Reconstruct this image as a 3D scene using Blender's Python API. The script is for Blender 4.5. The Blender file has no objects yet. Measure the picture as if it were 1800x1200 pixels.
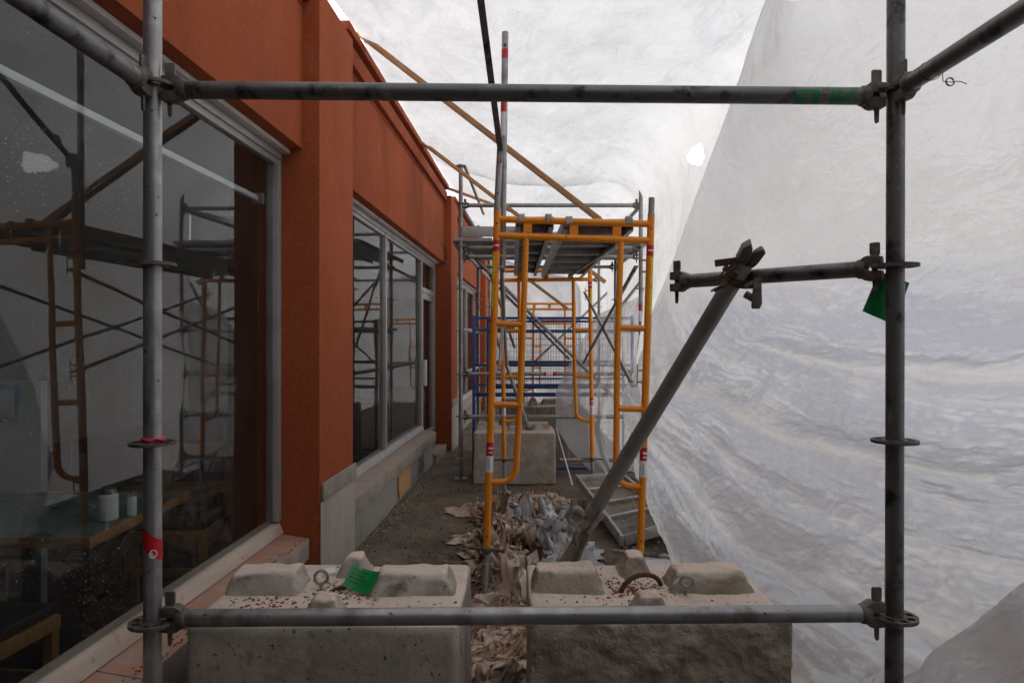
import bpy, bmesh, math, random
import numpy as np
from mathutils import Vector, Matrix, noise as mnoise
R = math.radians
random.seed(7)
SC = bpy.context.scene
COL = SC.collection

# ------------------------------------------------------------------ camera
F = 1200.0          # focal length in pixels of the 1800 px wide photograph (24 mm lens)
H = 1.6             # eye height
cd = bpy.data.cameras.new('camera'); cam = bpy.data.objects.new('camera', cd); COL.objects.link(cam)
cd.sensor_width = 36.0; cd.lens = 24.0; cd.clip_start = 0.05; cd.clip_end = 2000
cam.location = (0, 0, H); cam.rotation_euler = (R(90), 0, 0)
SC.camera = cam

# ------------------------------------------------------------------ world, sun, exposure
SUN_EL, SUN_AZ = R(34), R(84)
w = bpy.data.worlds.new('World'); SC.world = w; w.use_nodes = True
nt = w.node_tree; nt.nodes.clear()
sky = nt.nodes.new('ShaderNodeTexSky'); sky.sky_type = 'NISHITA'; sky.sun_disc = False
sky.sun_elevation = SUN_EL; sky.sun_rotation = SUN_AZ
sky.air_density = 1.0; sky.dust_density = 8.0; sky.ozone_density = 0.3
bg = nt.nodes.new('ShaderNodeBackground'); bg.inputs[1].default_value = 0.15
wo = nt.nodes.new('ShaderNodeOutputWorld')
ov = nt.nodes.new('ShaderNodeMix'); ov.data_type = 'RGBA'; ov.inputs[0].default_value = 0.82      # overcast: an even cloud layer over the clear sky
ov.inputs[7].default_value = (8.0, 8.1, 8.3, 1); nt.links.new(sky.outputs[0], ov.inputs[6])
nt.links.new(ov.outputs[2], bg.inputs[0]); nt.links.new(bg.outputs[0], wo.inputs[0])
sl = bpy.data.lights.new('sun', 'SUN'); sl.energy = 1.5; sl.angle = R(35); sl.color = (1.0, 0.98, 0.95)
so = bpy.data.objects.new('sun', sl); COL.objects.link(so)
sd = Vector((math.sin(SUN_AZ) * math.cos(SUN_EL), math.cos(SUN_AZ) * math.cos(SUN_EL), math.sin(SUN_EL)))
so.rotation_euler = (-sd).to_track_quat('-Z', 'Y').to_euler(); so.location = (6, -4, 12)
SC.view_settings.view_transform = 'Standard'; SC.view_settings.look = 'None'
SC.view_settings.gamma = 1; SC.view_settings.use_curve_mapping = False
SC.view_settings.exposure = 1.0
try:
    SC.cycles.max_bounces = 8; SC.cycles.transparent_max_bounces = 12; SC.cycles.transmission_bounces = 6
    SC.cycles.diffuse_bounces = 4; SC.cycles.glossy_bounces = 3
    SC.cycles.sample_clamp_indirect = 6
except Exception:
    pass

# ------------------------------------------------------------------ numpy noise
def _tab(seed): return np.random.RandomState(seed).rand(256, 256)
_T = {}
def vn(x, y, seed=0):
    if seed not in _T: _T[seed] = _tab(seed)
    t = _T[seed]; x = np.asarray(x, float); y = np.asarray(y, float)
    xi = np.floor(x).astype(int); yi = np.floor(y).astype(int); fx = x - xi; fy = y - yi
    fx = fx * fx * (3 - 2 * fx); fy = fy * fy * (3 - 2 * fy)
    g = lambda a, b: t[a % 256, b % 256]
    return (g(xi, yi) * (1 - fx) + g(xi + 1, yi) * fx) * (1 - fy) + (g(xi, yi + 1) * (1 - fx) + g(xi + 1, yi + 1) * fx) * fy
def fbm(x, y, o=4, seed=0):
    s = 0; a = 0.5
    for k in range(o):
        s = s + a * vn(x * 2 ** k + 17.3 * k, y * 2 ** k + 5.1 * k, seed + k); a *= 0.5
    return s
def ridge(x, y, o=3, seed=0):
    s = 0; a = 0.6
    for k in range(o):
        s = s + a * (1 - np.abs(2 * vn(x * 2 ** k + 9.7 * k, y * 2 ** k + 3.3 * k, seed + k) - 1)); a *= 0.45
    return s

def crumple(x, y, seed, n=7, f0=1.0, warp=0.5):
    """flat facets between sharp creases: triangle waves in many directions on warped coordinates"""
    rs = np.random.RandomState(seed); s = 0
    wx = x + warp * (fbm(x * 1.3 * f0, y * 1.3 * f0, 2, seed + 1) - .4); wy = y + warp * (fbm(x * 1.3 * f0 + 40, y * 1.3 * f0, 2, seed + 2) - .4)
    for k in range(n):
        an = rs.rand() * math.pi; f = f0 * (0.7 + 1.9 * rs.rand()); ph = rs.rand() * 9
        v = (wx * math.cos(an) + wy * math.sin(an)) * f + ph
        s = s + np.abs((v % 2) - 1) / f * f0 * (0.5 + vn(x * 0.8 * f0 + k * 7, y * 0.8 * f0, seed + 5))
    return s / n - 0.5
# ------------------------------------------------------------------ materials
def newmat(name):
    m = bpy.data.materials.new(name); m.use_nodes = True
    n = m.node_tree; n.nodes.clear()
    o = n.nodes.new('ShaderNodeOutputMaterial')
    return m, n, o
def rgb(c): return (c[0], c[1], c[2], 1.0)
def texco(n, scale=(1, 1, 1), rot=(0, 0, 0)):
    tc = n.nodes.new('ShaderNodeTexCoord'); mp = n.nodes.new('ShaderNodeMapping')
    mp.inputs['Scale'].default_value = scale; mp.inputs['Rotation'].default_value = rot
    n.links.new(tc.outputs['Object'], mp.inputs['Vector']); return mp.outputs[0]
def noise_fac(n, scale, lo, hi, detail=4, stretch=(1, 1, 1), dist=0.0, rough=0.55):
    t = n.nodes.new('ShaderNodeTexNoise'); t.inputs['Scale'].default_value = scale
    t.inputs['Detail'].default_value = detail; t.inputs['Distortion'].default_value = dist
    t.inputs['Roughness'].default_value = rough
    n.links.new(texco(n, stretch), t.inputs['Vector'])
    r = n.nodes.new('ShaderNodeMapRange'); r.inputs[1].default_value = lo; r.inputs[2].default_value = hi
    n.links.new(t.outputs[0], r.inputs[0]); return r.outputs[0], t.outputs[0]
def mixc(n, fac, a, b):
    m = n.nodes.new('ShaderNodeMix'); m.data_type = 'RGBA'
    n.links.new(fac, m.inputs[0])
    if isinstance(a, tuple): m.inputs[6].default_value = rgb(a)
    else: n.links.new(a, m.inputs[6])
    if isinstance(b, tuple): m.inputs[7].default_value = rgb(b)
    else: n.links.new(b, m.inputs[7])
    return m.outputs[2]
def math_(n, op, a, b):
    m = n.nodes.new('ShaderNodeMath'); m.operation = op
    for i, x in enumerate((a, b)):
        if isinstance(x, (int, float)): m.inputs[i].default_value = x
        else: n.links.new(x, m.inputs[i])
    return m.outputs[0]
def mk(name, base, rough=0.6, metal=0.0, layers=(), bumps=(), updust=None, spec=0.5):
    """layers: (colour, scale, lo, hi[, detail, stretch]); bumps: (scale, strength, distance[, detail, stretch]); updust: (colour, amount, scale) on upward faces (settled dust)."""
    m, n, o = newmat(name)
    p = n.nodes.new('ShaderNodeBsdfPrincipled'); n.links.new(p.outputs[0], o.inputs[0])
    c = base
    for L in layers:
        f, _ = noise_fac(n, L[1], L[2], L[3], L[4] if len(L) > 4 else 5, L[5] if len(L) > 5 else (1, 1, 1))
        c = mixc(n, f, c, L[0])
    if updust:
        g = n.nodes.new('ShaderNodeNewGeometry'); s = n.nodes.new('ShaderNodeSeparateXYZ'); n.links.new(g.outputs['Normal'], s.inputs[0])
        f, _ = noise_fac(n, updust[2], 0.5 - updust[1], 0.75 - updust[1] * 0.5, 6)
        r = n.nodes.new('ShaderNodeMapRange'); r.inputs[1].default_value = 0.55; r.inputs[2].default_value = 0.9; n.links.new(s.outputs[2], r.inputs[0])
        c = mixc(n, math_(n, 'MULTIPLY', f, r.outputs[0]), c, updust[0])
    if isinstance(c, tuple): p.inputs['Base Color'].default_value = rgb(c)
    else: n.links.new(c, p.inputs['Base Color'])
    p.inputs['Metallic'].default_value = metal
    f, raw = noise_fac(n, 9, 0.3, 0.7)
    rr = n.nodes.new('ShaderNodeMapRange'); rr.inputs[3].default_value = max(0.05, rough - 0.1); rr.inputs[4].default_value = min(1, rough + 0.12)
    n.links.new(f, rr.inputs[0]); n.links.new(rr.outputs[0], p.inputs['Roughness'])
    p.inputs['Specular IOR Level'].default_value = spec
    prev = None
    for b in bumps:
        _, raw = noise_fac(n, b[0], 0, 1, b[3] if len(b) > 3 else 4, b[4] if len(b) > 4 else (1, 1, 1))
        bp = n.nodes.new('ShaderNodeBump'); bp.inputs['Strength'].default_value = b[1]; bp.inputs['Distance'].default_value = b[2]
        n.links.new(raw, bp.inputs['Height'])
        if prev: n.links.new(prev, bp.inputs['Normal'])
        prev = bp.outputs[0]
    if prev: n.links.new(prev, p.inputs['Normal'])
    return m
def plastic(name, tint=(0.9, 0.9, 0.92), trans=0.6, clear=0.06, gloss=0.14, crink=1.0, dirt=None, rough=0.22, film_scale=1.0, scuff=0.25, second=None):
    m, n, o = newmat(name)
    # crinkles: folded ridges of distorted noise, two scales
    def rid(scale, stretch, dist, rot=(0, 0, 0)):
        t = n.nodes.new('ShaderNodeTexNoise'); t.inputs['Scale'].default_value = scale; t.inputs['Detail'].default_value = 3
        t.inputs['Distortion'].default_value = dist; n.links.new(texco(n, stretch, rot), t.inputs['Vector'])
        a = math_(n, 'SUBTRACT', t.outputs[0], 0.5); a = math_(n, 'ABSOLUTE', a, 0.0); a = math_(n, 'MULTIPLY', a, -6.0)
        e = math_(n, 'EXPONENT', a, 0.0); return e
    h = math_(n, 'ADD', rid(2.6 * film_scale, (1, 1, 0.7), 1.2), math_(n, 'MULTIPLY', rid(7 * film_scale, (1, 0.6, 1.3), 0.9, (0.4, 0.3, 0.5)), 0.5))
    h = math_(n, 'ADD', h, math_(n, 'MULTIPLY', rid(19 * film_scale, (1.2, 1, 0.6), 0.6, (0.1, 0.9, 0.2)), 0.2))
    bp = n.nodes.new('ShaderNodeBump'); bp.inputs['Strength'].default_value = 0.55 * crink; bp.inputs['Distance'].default_value = 0.012
    n.links.new(h, bp.inputs['Height'])
    col = tint
    f, _ = noise_fac(n, 1.1, 0.35, 0.75, 4)
    col = mixc(n, f, tint, tuple(x * 0.90 for x in tint))
    # scuffed, whitened crease lines and cloudy worn patches let less light through
    sf = math_(n, 'MULTIPLY', rid(4.5 * film_scale, (0.7, 1.5, 1), 1.6, (0.2, 0.1, 0.7)), noise_fac(n, 1.7, 0.42, 0.68, 3)[0])
    sf = math_(n, 'ADD', sf, math_(n, 'MULTIPLY', rid(13 * film_scale, (1.5, 0.6, 1), 1.2, (0.5, 0.2, 0.3)), noise_fac(n, 2.4, 0.48, 0.7, 3)[0]))
    col = mixc(n, math_(n, 'MINIMUM', math_(n, 'MULTIPLY', sf, scuff), 1.0), col, tuple(x * 0.62 for x in tint))
    if second:      # painted: dimmer blue backlight low down, bright highlights on creases (stored with the sheet)
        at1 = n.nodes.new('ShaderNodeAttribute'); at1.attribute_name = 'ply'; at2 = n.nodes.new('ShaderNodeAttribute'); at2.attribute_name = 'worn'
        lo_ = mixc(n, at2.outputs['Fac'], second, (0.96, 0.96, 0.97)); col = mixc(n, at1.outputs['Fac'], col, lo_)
    if dirt:
        for dc, sc_, lo, hi in dirt:
            f, _ = noise_fac(n, sc_, lo, hi, 6)
            col = mixc(n, f, col, dc)
    d = n.nodes.new('ShaderNodeBsdfDiffuse'); t = n.nodes.new('ShaderNodeBsdfTranslucent'); g = n.nodes.new('ShaderNodeBsdfGlossy'); c = n.nodes.new('ShaderNodeBsdfTransparent')
    for s in (d, t, g): n.links.new(bp.outputs[0], s.inputs['Normal'])
    n.links.new(col, d.inputs[0]); n.links.new(col, t.inputs[0]); g.inputs['Roughness'].default_value = rough
    a = n.nodes.new('ShaderNodeMixShader'); a.inputs[0].default_value = trans; n.links.new(d.outputs[0], a.inputs[1]); n.links.new(t.outputs[0], a.inputs[2])
    b = n.nodes.new('ShaderNodeMixShader'); b.inputs[0].default_value = clear; n.links.new(a.outputs[0], b.inputs[1]); n.links.new(c.outputs[0], b.inputs[2])
    lw = n.nodes.new('ShaderNodeLayerWeight'); lw.inputs[0].default_value = 0.35; n.links.new(bp.outputs[0], lw.inputs['Normal'])
    fr = math_(n, 'ADD', math_(n, 'MULTIPLY', lw.outputs['Facing'], gloss), gloss * 0.4)
    e = n.nodes.new('ShaderNodeMixShader'); n.links.new(fr, e.inputs[0]); n.links.new(b.outputs[0], e.inputs[1]); n.links.new(g.outputs[0], e.inputs[2])
    n.links.new(e.outputs[0], o.inputs[0]); return m
def glass(name, tint=(0.82, 0.85, 0.85), refl=1.0, specks=True):
    m, n, o = newmat(name)
    g = n.nodes.new('ShaderNodeBsdfGlossy'); g.inputs['Roughness'].default_value = 0.012
    t = n.nodes.new('ShaderNodeBsdfTransparent'); t.inputs[0].default_value = rgb(tint)
    fr = n.nodes.new('ShaderNodeFresnel'); fr.inputs[0].default_value = 1.5
    gm = n.nodes.new('ShaderNodeNewGeometry')
    f = math_(n, 'MINIMUM', math_(n, 'ADD', math_(n, 'MULTIPLY', fr.outputs[0], refl), 0.02), 1.0)
    f = math_(n, 'MULTIPLY', f, math_(n, 'SUBTRACT', 1.0, gm.outputs['Backfacing']))
    mx = n.nodes.new('ShaderNodeMixShader'); n.links.new(f, mx.inputs[0]); n.links.new(t.outputs[0], mx.inputs[1]); n.links.new(g.outputs[0], mx.inputs[2])
    _, raw = noise_fac(n, 0.9, 0, 1, 2); bp = n.nodes.new('ShaderNodeBump'); bp.inputs['Strength'].default_value = 0.12; bp.inputs['Distance'].default_value = 0.02
    n.links.new(raw, bp.inputs['Height']); n.links.new(bp.outputs[0], g.inputs['Normal'])
    out = mx.outputs[0]
    if specks:
        d = n.nodes.new('ShaderNodeBsdfDiffuse'); d.inputs[0].default_value = rgb((0.7, 0.7, 0.68))
        f1, _ = noise_fac(n, 120, 0.655, 0.72, 2)
        f3, _ = noise_fac(n, 3.0, 0.4, 0.65, 3)
        f2, _ = noise_fac(n, 40, 0.69, 0.76, 2, (1, 1, 0.1))
        sp = math_(n, 'ADD', math_(n, 'MULTIPLY', f1, f3), math_(n, 'MULTIPLY', f2, 0.25))
        sp = math_(n, 'ADD', math_(n, 'MULTIPLY', sp, 0.55), 0.006)
        m2 = n.nodes.new('ShaderNodeMixShader'); n.links.new(sp, m2.inputs[0]); n.links.new(out, m2.inputs[1]); n.links.new(d.outputs[0], m2.inputs[2]); out = m2.outputs[0]
    n.links.new(out, o.inputs[0]); return m

M = {}
M['stucco'] = mk('orange stucco', (0.345, 0.082, 0.030), 0.92, layers=[((0.29, 0.066, 0.024), 3.0, 0.4, 0.75), ((0.42, 0.125, 0.056), 120, 0.50, 0.70, 2), ((0.26, 0.055, 0.02), 95, 0.55, 0.72, 3), ((0.23, 0.055, 0.024), 1.1, 0.52, 0.75, 7, (1, 1, 0.25)), ((0.36, 0.13, 0.075), 5, 0.66, 0.80, 8, (1, 1, 0.4))], bumps=[(150, 0.55, 0.006, 3), (9, 0.15, 0.01)], spec=0.15)
M['trimred'] = mk('orange cornice', (0.33, 0.075, 0.028), 0.85, layers=[((0.24, 0.05, 0.02), 5, 0.45, 0.75)], bumps=[(130, 0.4, 0.004)], spec=0.2)
M['conc'] = mk('block concrete', (0.42, 0.375, 0.325), 0.9, layers=[((0.30, 0.262, 0.222), 4, 0.4, 0.7, 8), ((0.50, 0.45, 0.40), 11, 0.5, 0.72, 6), ((0.14, 0.12, 0.10), 7, 0.62, 0.72, 7), ((0.09, 0.08, 0.07), 50, 0.66, 0.70, 3), ((0.30, 0.13, 0.085), 24, 0.66, 0.74, 6)], bumps=[(45, 0.5, 0.006, 8), (160, 0.35, 0.002)], updust=((0.66, 0.55, 0.47), 0.44, 6), spec=0.2)
M['rough'] = mk('rough cast concrete', (0.38, 0.325, 0.26), 0.95, layers=[((0.25, 0.21, 0.165), 5, 0.4, 0.7, 8), ((0.29, 0.25, 0.20), 14, 0.55, 0.75, 6)], bumps=[(35, 0.9, 0.015, 8), (120, 0.5, 0.004)], updust=((0.66, 0.55, 0.47), 0.44, 6), spec=0.2)
M['sill'] = mk('sill stone', (0.34, 0.29, 0.25), 0.85, layers=[((0.23, 0.19, 0.16), 6, 0.42, 0.7, 7), ((0.42, 0.37, 0.33), 25, 0.55, 0.75, 5), ((0.13, 0.10, 0.08), 9, 0.62, 0.74, 8, (1, 0.4, 1))], bumps=[(60, 0.35, 0.004, 6)], updust=((0.36, 0.30, 0.25), 0.25, 5), spec=0.25)
M['sill_dust'] = mk('sill stone under orange dust', (0.37, 0.32, 0.28), 0.9, layers=[((0.25, 0.2, 0.17), 6, 0.42, 0.7, 7)], bumps=[(60, 0.35, 0.004, 6)], updust=((0.44, 0.21, 0.125), 0.20, 9), spec=0.2)
M['base'] = mk('pale base stone', (0.40, 0.36, 0.31), 0.85, layers=[((0.32, 0.28, 0.24), 3, 0.4, 0.75, 6, (1, 1, 0.4)), ((0.46, 0.42, 0.37), 20, 0.55, 0.75)], bumps=[(70, 0.25, 0.003)], spec=0.25)
M['lowwall'] = mk('grey rendered wall', (0.33, 0.315, 0.29), 0.85, layers=[((0.25, 0.235, 0.21), 2.5, 0.4, 0.7, 7), ((0.18, 0.155, 0.13), 5, 0.62, 0.8, 7, (1, 1, 0.5))], bumps=[(40, 0.2, 0.004)], spec=0.25)
M['ground'] = mk('dirty pavement', (0.165, 0.13, 0.098), 0.95, layers=[((0.085, 0.066, 0.048), 2.2, 0.42, 0.66, 8), ((0.22, 0.18, 0.14), 9, 0.54, 0.72, 8), ((0.33, 0.30, 0.26), 70, 0.64, 0.70, 3), ((0.05, 0.042, 0.036), 45, 0.66, 0.72, 4)], bumps=[(30, 0.5, 0.01, 8), (140, 0.5, 0.004)], spec=0.2)
M['asphalt'] = mk('pale concrete yard', (0.34, 0.335, 0.33), 0.95, layers=[((0.27, 0.265, 0.26), 0.5, 0.4, 0.7)], bumps=[(60, 0.3, 0.006)])
M['steel'] = mk('galvanised tube', (0.30, 0.30, 0.30), 0.38, 0.6, layers=[((0.42, 0.42, 0.42), 14, 0.5, 0.7, 6), ((0.15, 0.147, 0.144), 9, 0.56, 0.68, 7, (1, 1, 0.5)), ((0.04, 0.037, 0.035), 48, 0.66, 0.71, 4), ((0.34, 0.31, 0.28), 30, 0.68, 0.75, 5)], bumps=[(70, 0.12, 0.002), (20, 0.08, 0.003)])
M['steel_dark'] = mk('weathered dark tube', (0.155, 0.155, 0.153), 0.45, 0.6, layers=[((0.15, 0.15, 0.148), 10, 0.5, 0.66, 8), ((0.035, 0.034, 0.032), 14, 0.54, 0.66, 7), ((0.27, 0.26, 0.24), 24, 0.62, 0.72, 7, (1, 1, 0.5)), ((0.10, 0.06, 0.042), 16, 0.68, 0.78, 6), ((0.30, 0.29, 0.27), 70, 0.68, 0.73, 4)], bumps=[(60, 0.25, 0.002), (18, 0.1, 0.003)])
M['cast'] = mk('cast steel fitting', (0.13, 0.115, 0.10), 0.6, 0.5, layers=[((0.24, 0.215, 0.19), 22, 0.5, 0.7, 6), ((0.05, 0.042, 0.037), 14, 0.55, 0.7, 6), ((0.17, 0.085, 0.055), 26, 0.6, 0.72, 5)], bumps=[(80, 0.3, 0.002)])
M['steel_prop'] = mk('dusty prop tube', (0.26, 0.252, 0.238), 0.6, 0.3, layers=[((0.16, 0.155, 0.145), 7, 0.5, 0.68, 7), ((0.30, 0.275, 0.245), 18, 0.55, 0.72, 7), ((0.06, 0.055, 0.05), 40, 0.66, 0.72, 4)], bumps=[(60, 0.2, 0.002)])
M['cast_dust'] = mk('dusty cast fitting', (0.30, 0.275, 0.245), 0.8, 0.25, layers=[((0.19, 0.17, 0.15), 14, 0.48, 0.68, 7), ((0.09, 0.08, 0.07), 22, 0.62, 0.72, 6)], bumps=[(70, 0.3, 0.002)])
M['steel_far'] = mk('grey tower tube', (0.30, 0.30, 0.295), 0.45, 0.55, layers=[((0.20, 0.195, 0.19), 9, 0.5, 0.68, 6), ((0.42, 0.41, 0.40), 25, 0.55, 0.72)], bumps=[(60, 0.12, 0.002)])
M['yellow'] = mk('yellow orange paint', (0.82, 0.27, 0.004), 0.40, 0.0, layers=[((0.70, 0.21, 0.004), 5, 0.4, 0.7, 6), ((0.80, 0.46, 0.20), 55, 0.69, 0.74, 4), ((0.10, 0.055, 0.03), 32, 0.67, 0.71, 5), ((0.14, 0.07, 0.035), 10, 0.70, 0.76, 8, (1, 1, 0.35))], bumps=[(50, 0.12, 0.002)])
M['alu'] = mk('dull aluminium', (0.40, 0.39, 0.375), 0.5, 0.5, layers=[((0.26, 0.25, 0.235), 6, 0.45, 0.7, 7), ((0.52, 0.50, 0.47), 18, 0.55, 0.75)], bumps=[(50, 0.15, 0.003)])
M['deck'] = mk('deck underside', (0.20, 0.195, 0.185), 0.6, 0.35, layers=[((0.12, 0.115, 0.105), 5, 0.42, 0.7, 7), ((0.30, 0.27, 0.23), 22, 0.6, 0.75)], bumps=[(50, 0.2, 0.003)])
M['mud'] = mk('mud caked panel', (0.19, 0.165, 0.14), 0.95, layers=[((0.12, 0.10, 0.082), 6, 0.42, 0.66, 8), ((0.26, 0.235, 0.20), 12, 0.5, 0.7, 7), ((0.05, 0.04, 0.035), 8, 0.66, 0.74, 8)], bumps=[(30, 0.7, 0.01, 8)])
M['wframe'] = mk('grey window metal', (0.42, 0.42, 0.41), 0.42, 0.35, layers=[((0.32, 0.315, 0.305), 4, 0.45, 0.75, 6), ((0.20, 0.19, 0.18), 30, 0.68, 0.75)], bumps=[(60, 0.08, 0.002)])
M['wbottom'] = mk('cream window base trim', (0.52, 0.44, 0.37), 0.6, 0.0, layers=[((0.36, 0.27, 0.21), 6, 0.45, 0.72, 7, (1, 0.2, 1)), ((0.30, 0.13, 0.07), 14, 0.6, 0.78, 6)], bumps=[(60, 0.1, 0.002)])
M['trim_white'] = mk('pale soffit trim', (0.52, 0.49, 0.47), 0.7, layers=[((0.35, 0.32, 0.30), 6, 0.5, 0.75, 6)], bumps=[(90, 0.3, 0.003)])
M['glass'] = glass('window glass', refl=1.0)
M['glass_far'] = glass('far window glass', refl=0.75)
M['wood'] = mk('spruce lumber', (0.50, 0.27, 0.115), 0.7, layers=[((0.36, 0.17, 0.065), 14, 0.42, 0.7, 4, (6, 6, 0.35)), ((0.60, 0.37, 0.18), 5, 0.5, 0.75, 4), ((0.14, 0.055, 0.025), 9, 0.74, 0.79, 3)], bumps=[(22, 0.2, 0.002, 4, (6, 6, 0.4))])
M['osb'] = mk('strand board', (0.55, 0.33, 0.12), 0.8, layers=[((0.36, 0.19, 0.06), 40, 0.42, 0.6, 2, (1, 1, 3)), ((0.66, 0.46, 0.2), 55, 0.5, 0.65, 2, (1, 3, 1)), ((0.2, 0.1, 0.04), 35, 0.62, 0.7, 3)], bumps=[(60, 0.3, 0.003)])
M['blue'] = mk('blue fence paint', (0.015, 0.09, 0.34), 0.5, layers=[((0.012, 0.06, 0.22), 8, 0.45, 0.7)], bumps=[(50, 0.1, 0.002)])
M['wire'] = mk('fence wire', (0.06, 0.065, 0.08), 0.5, 0.4)
M['red'] = mk('red tape', (0.52, 0.012, 0.018), 0.4, layers=[((0.38, 0.01, 0.015), 30, 0.5, 0.7)])
M['pink'] = mk('pink ribbon', (0.62, 0.05, 0.11), 0.5)
M['white'] = mk('white print', (0.72, 0.71, 0.73), 0.5, layers=[((0.6, 0.58, 0.6), 30, 0.5, 0.7)])
M['blueprint'] = mk('blue print', (0.08, 0.22, 0.55), 0.5)
M['ylabel'] = mk('yellow label', (0.78, 0.56, 0.02), 0.5, layers=[((0.2, 0.15, 0.03), 60, 0.62, 0.66, 3)])
M['green'] = mk('green plastic tag', (0.006, 0.20, 0.05), 0.35, layers=[((0.01, 0.27, 0.07), 12, 0.45, 0.7)], bumps=[(14, 0.1, 0.004)])
M['green_dust'] = mk('dusty green tag', (0.006, 0.23, 0.055), 0.4, layers=[((0.01, 0.30, 0.08), 12, 0.45, 0.7), ((0.42, 0.42, 0.33), 26, 0.60, 0.72, 6)], bumps=[(14, 0.1, 0.004)])
M['greenpaint'] = mk('worn green paint', (0.01, 0.17, 0.06), 0.55, layers=[((0.16, 0.15, 0.14), 22, 0.52, 0.62, 6)])
M['black'] = mk('black print', (0.015, 0.015, 0.015), 0.6)
M['rust'] = mk('rusty bar', (0.075, 0.045, 0.03), 0.9, 0.2, layers=[((0.16, 0.075, 0.035), 40, 0.5, 0.7)], bumps=[(120, 0.6, 0.003)])
M['brick_dust'] = mk('brick crumbs', (0.20, 0.075, 0.05), 0.95, layers=[((0.42, 0.17, 0.11), 30, 0.45, 0.7)], bumps=[(90, 0.4, 0.003)])
M['rubble'] = mk('pale rubble', (0.50, 0.42, 0.37), 0.95, layers=[((0.36, 0.27, 0.22), 14, 0.45, 0.7)], bumps=[(70, 0.5, 0.004)])
M['gravel'] = mk('brown gravel', (0.24, 0.195, 0.155), 0.95, layers=[((0.36, 0.31, 0.26), 40, 0.5, 0.7)], bumps=[(80, 0.4, 0.003)])
M['stick'] = mk('dry splinters', (0.30, 0.19, 0.11), 0.9, layers=[((0.17, 0.09, 0.05), 20, 0.45, 0.7), ((0.42, 0.29, 0.17), 30, 0.55, 0.7)])
M['pl_main'] = plastic('translucent sheeting', (0.50, 0.50, 0.51), 0.60, 0.03, 0.14, 1.3, scuff=0.36)
M['pl_wall'] = plastic('crinkled sheeting', (0.955, 0.96, 0.97), 0.84, 0.08, 0.26, 1.2, second=(0.66, 0.70, 0.80), dirt=[((0.62, 0.33, 0.24), 1.6, 0.66, 0.9)], rough=0.16)  # second tint paints in the dim outside behind the film
M['pl_drape'] = plastic('clear drape', (0.86, 0.86, 0.88), 0.55, 0.42, 0.25, 1.0, dirt=[((0.6, 0.25, 0.2), 5, 0.66, 0.76)], rough=0.15)
M['pl_flap'] = plastic('dirty sheeting', (0.82, 0.79, 0.78), 0.62, 0.02, 0.16, 1.0, dirt=[((0.50, 0.43, 0.40), 1.6, 0.45, 0.72)])
M['pl_tan'] = plastic('muddy sheeting', (0.70, 0.55, 0.43), 0.15, 0.0, 0.10, 0.8, dirt=[((0.55, 0.30, 0.19), 3.2, 0.52, 0.74), ((0.72, 0.66, 0.60), 5, 0.5, 0.72), ((0.24, 0.16, 0.11), 7, 0.62, 0.76)], film_scale=2.2, scuff=0.15)
M['pl_brown'] = plastic('brown stained film', (0.50, 0.32, 0.20), 0.2, 0.0, 0.12, 0.8, dirt=[((0.22, 0.13, 0.08), 5, 0.48, 0.7), ((0.6, 0.48, 0.38), 7, 0.58, 0.75)], film_scale=2.2, scuff=0.1)
M['pl_clump'] = plastic('bunched white film', (0.84, 0.84, 0.85), 0.40, 0.06, 0.25, 1.0, rough=0.15, film_scale=2.2)
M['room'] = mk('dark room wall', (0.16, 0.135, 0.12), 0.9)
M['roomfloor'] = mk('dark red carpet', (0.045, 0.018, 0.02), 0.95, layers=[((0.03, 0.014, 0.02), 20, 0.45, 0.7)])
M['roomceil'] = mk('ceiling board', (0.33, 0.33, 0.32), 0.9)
M['laminate'] = mk('green laminate', (0.075, 0.14, 0.125), 0.35, layers=[((0.06, 0.11, 0.1), 8, 0.45, 0.7)])
M['oak'] = mk('varnished oak', (0.36, 0.17, 0.055), 0.4, layers=[((0.24, 0.10, 0.03), 12, 0.45, 0.7, 4, (1, 6, 1))])
M['seat'] = mk('black vinyl', (0.015, 0.016, 0.018), 0.4)
M['sugar'] = mk('white sugar', (0.75, 0.74, 0.72), 0.8)
M['chrome'] = mk('shiny cap', (0.45, 0.45, 0.45), 0.25, 0.9)
M['partition'] = mk('white partition', (0.50, 0.51, 0.51), 0.7)
M['lightblue'] = mk('light blue border', (0.06, 0.30, 0.50), 0.6)
M['whitetube'] = mk('white rail', (0.86, 0.87, 0.88), 0.5)
M['pad'] = mk('white foam board', (0.78, 0.78, 0.78), 0.8)
M['darkply'] = mk('dark weathered boarding', (0.06, 0.052, 0.045), 0.9, layers=[((0.04, 0.035, 0.03), 3, 0.4, 0.7)])  # only for the shade wall added behind the camera
M['slate'] = mk('blue grey hoarding', (0.11, 0.14, 0.22), 0.9, layers=[((0.10, 0.11, 0.14), 0.6, 0.4, 0.7)])
M['glass_dark'] = mk('dark glazing', (0.02, 0.025, 0.03), 0.2)
M['roof'] = mk('roof felt', (0.12, 0.12, 0.12), 0.95)

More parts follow.
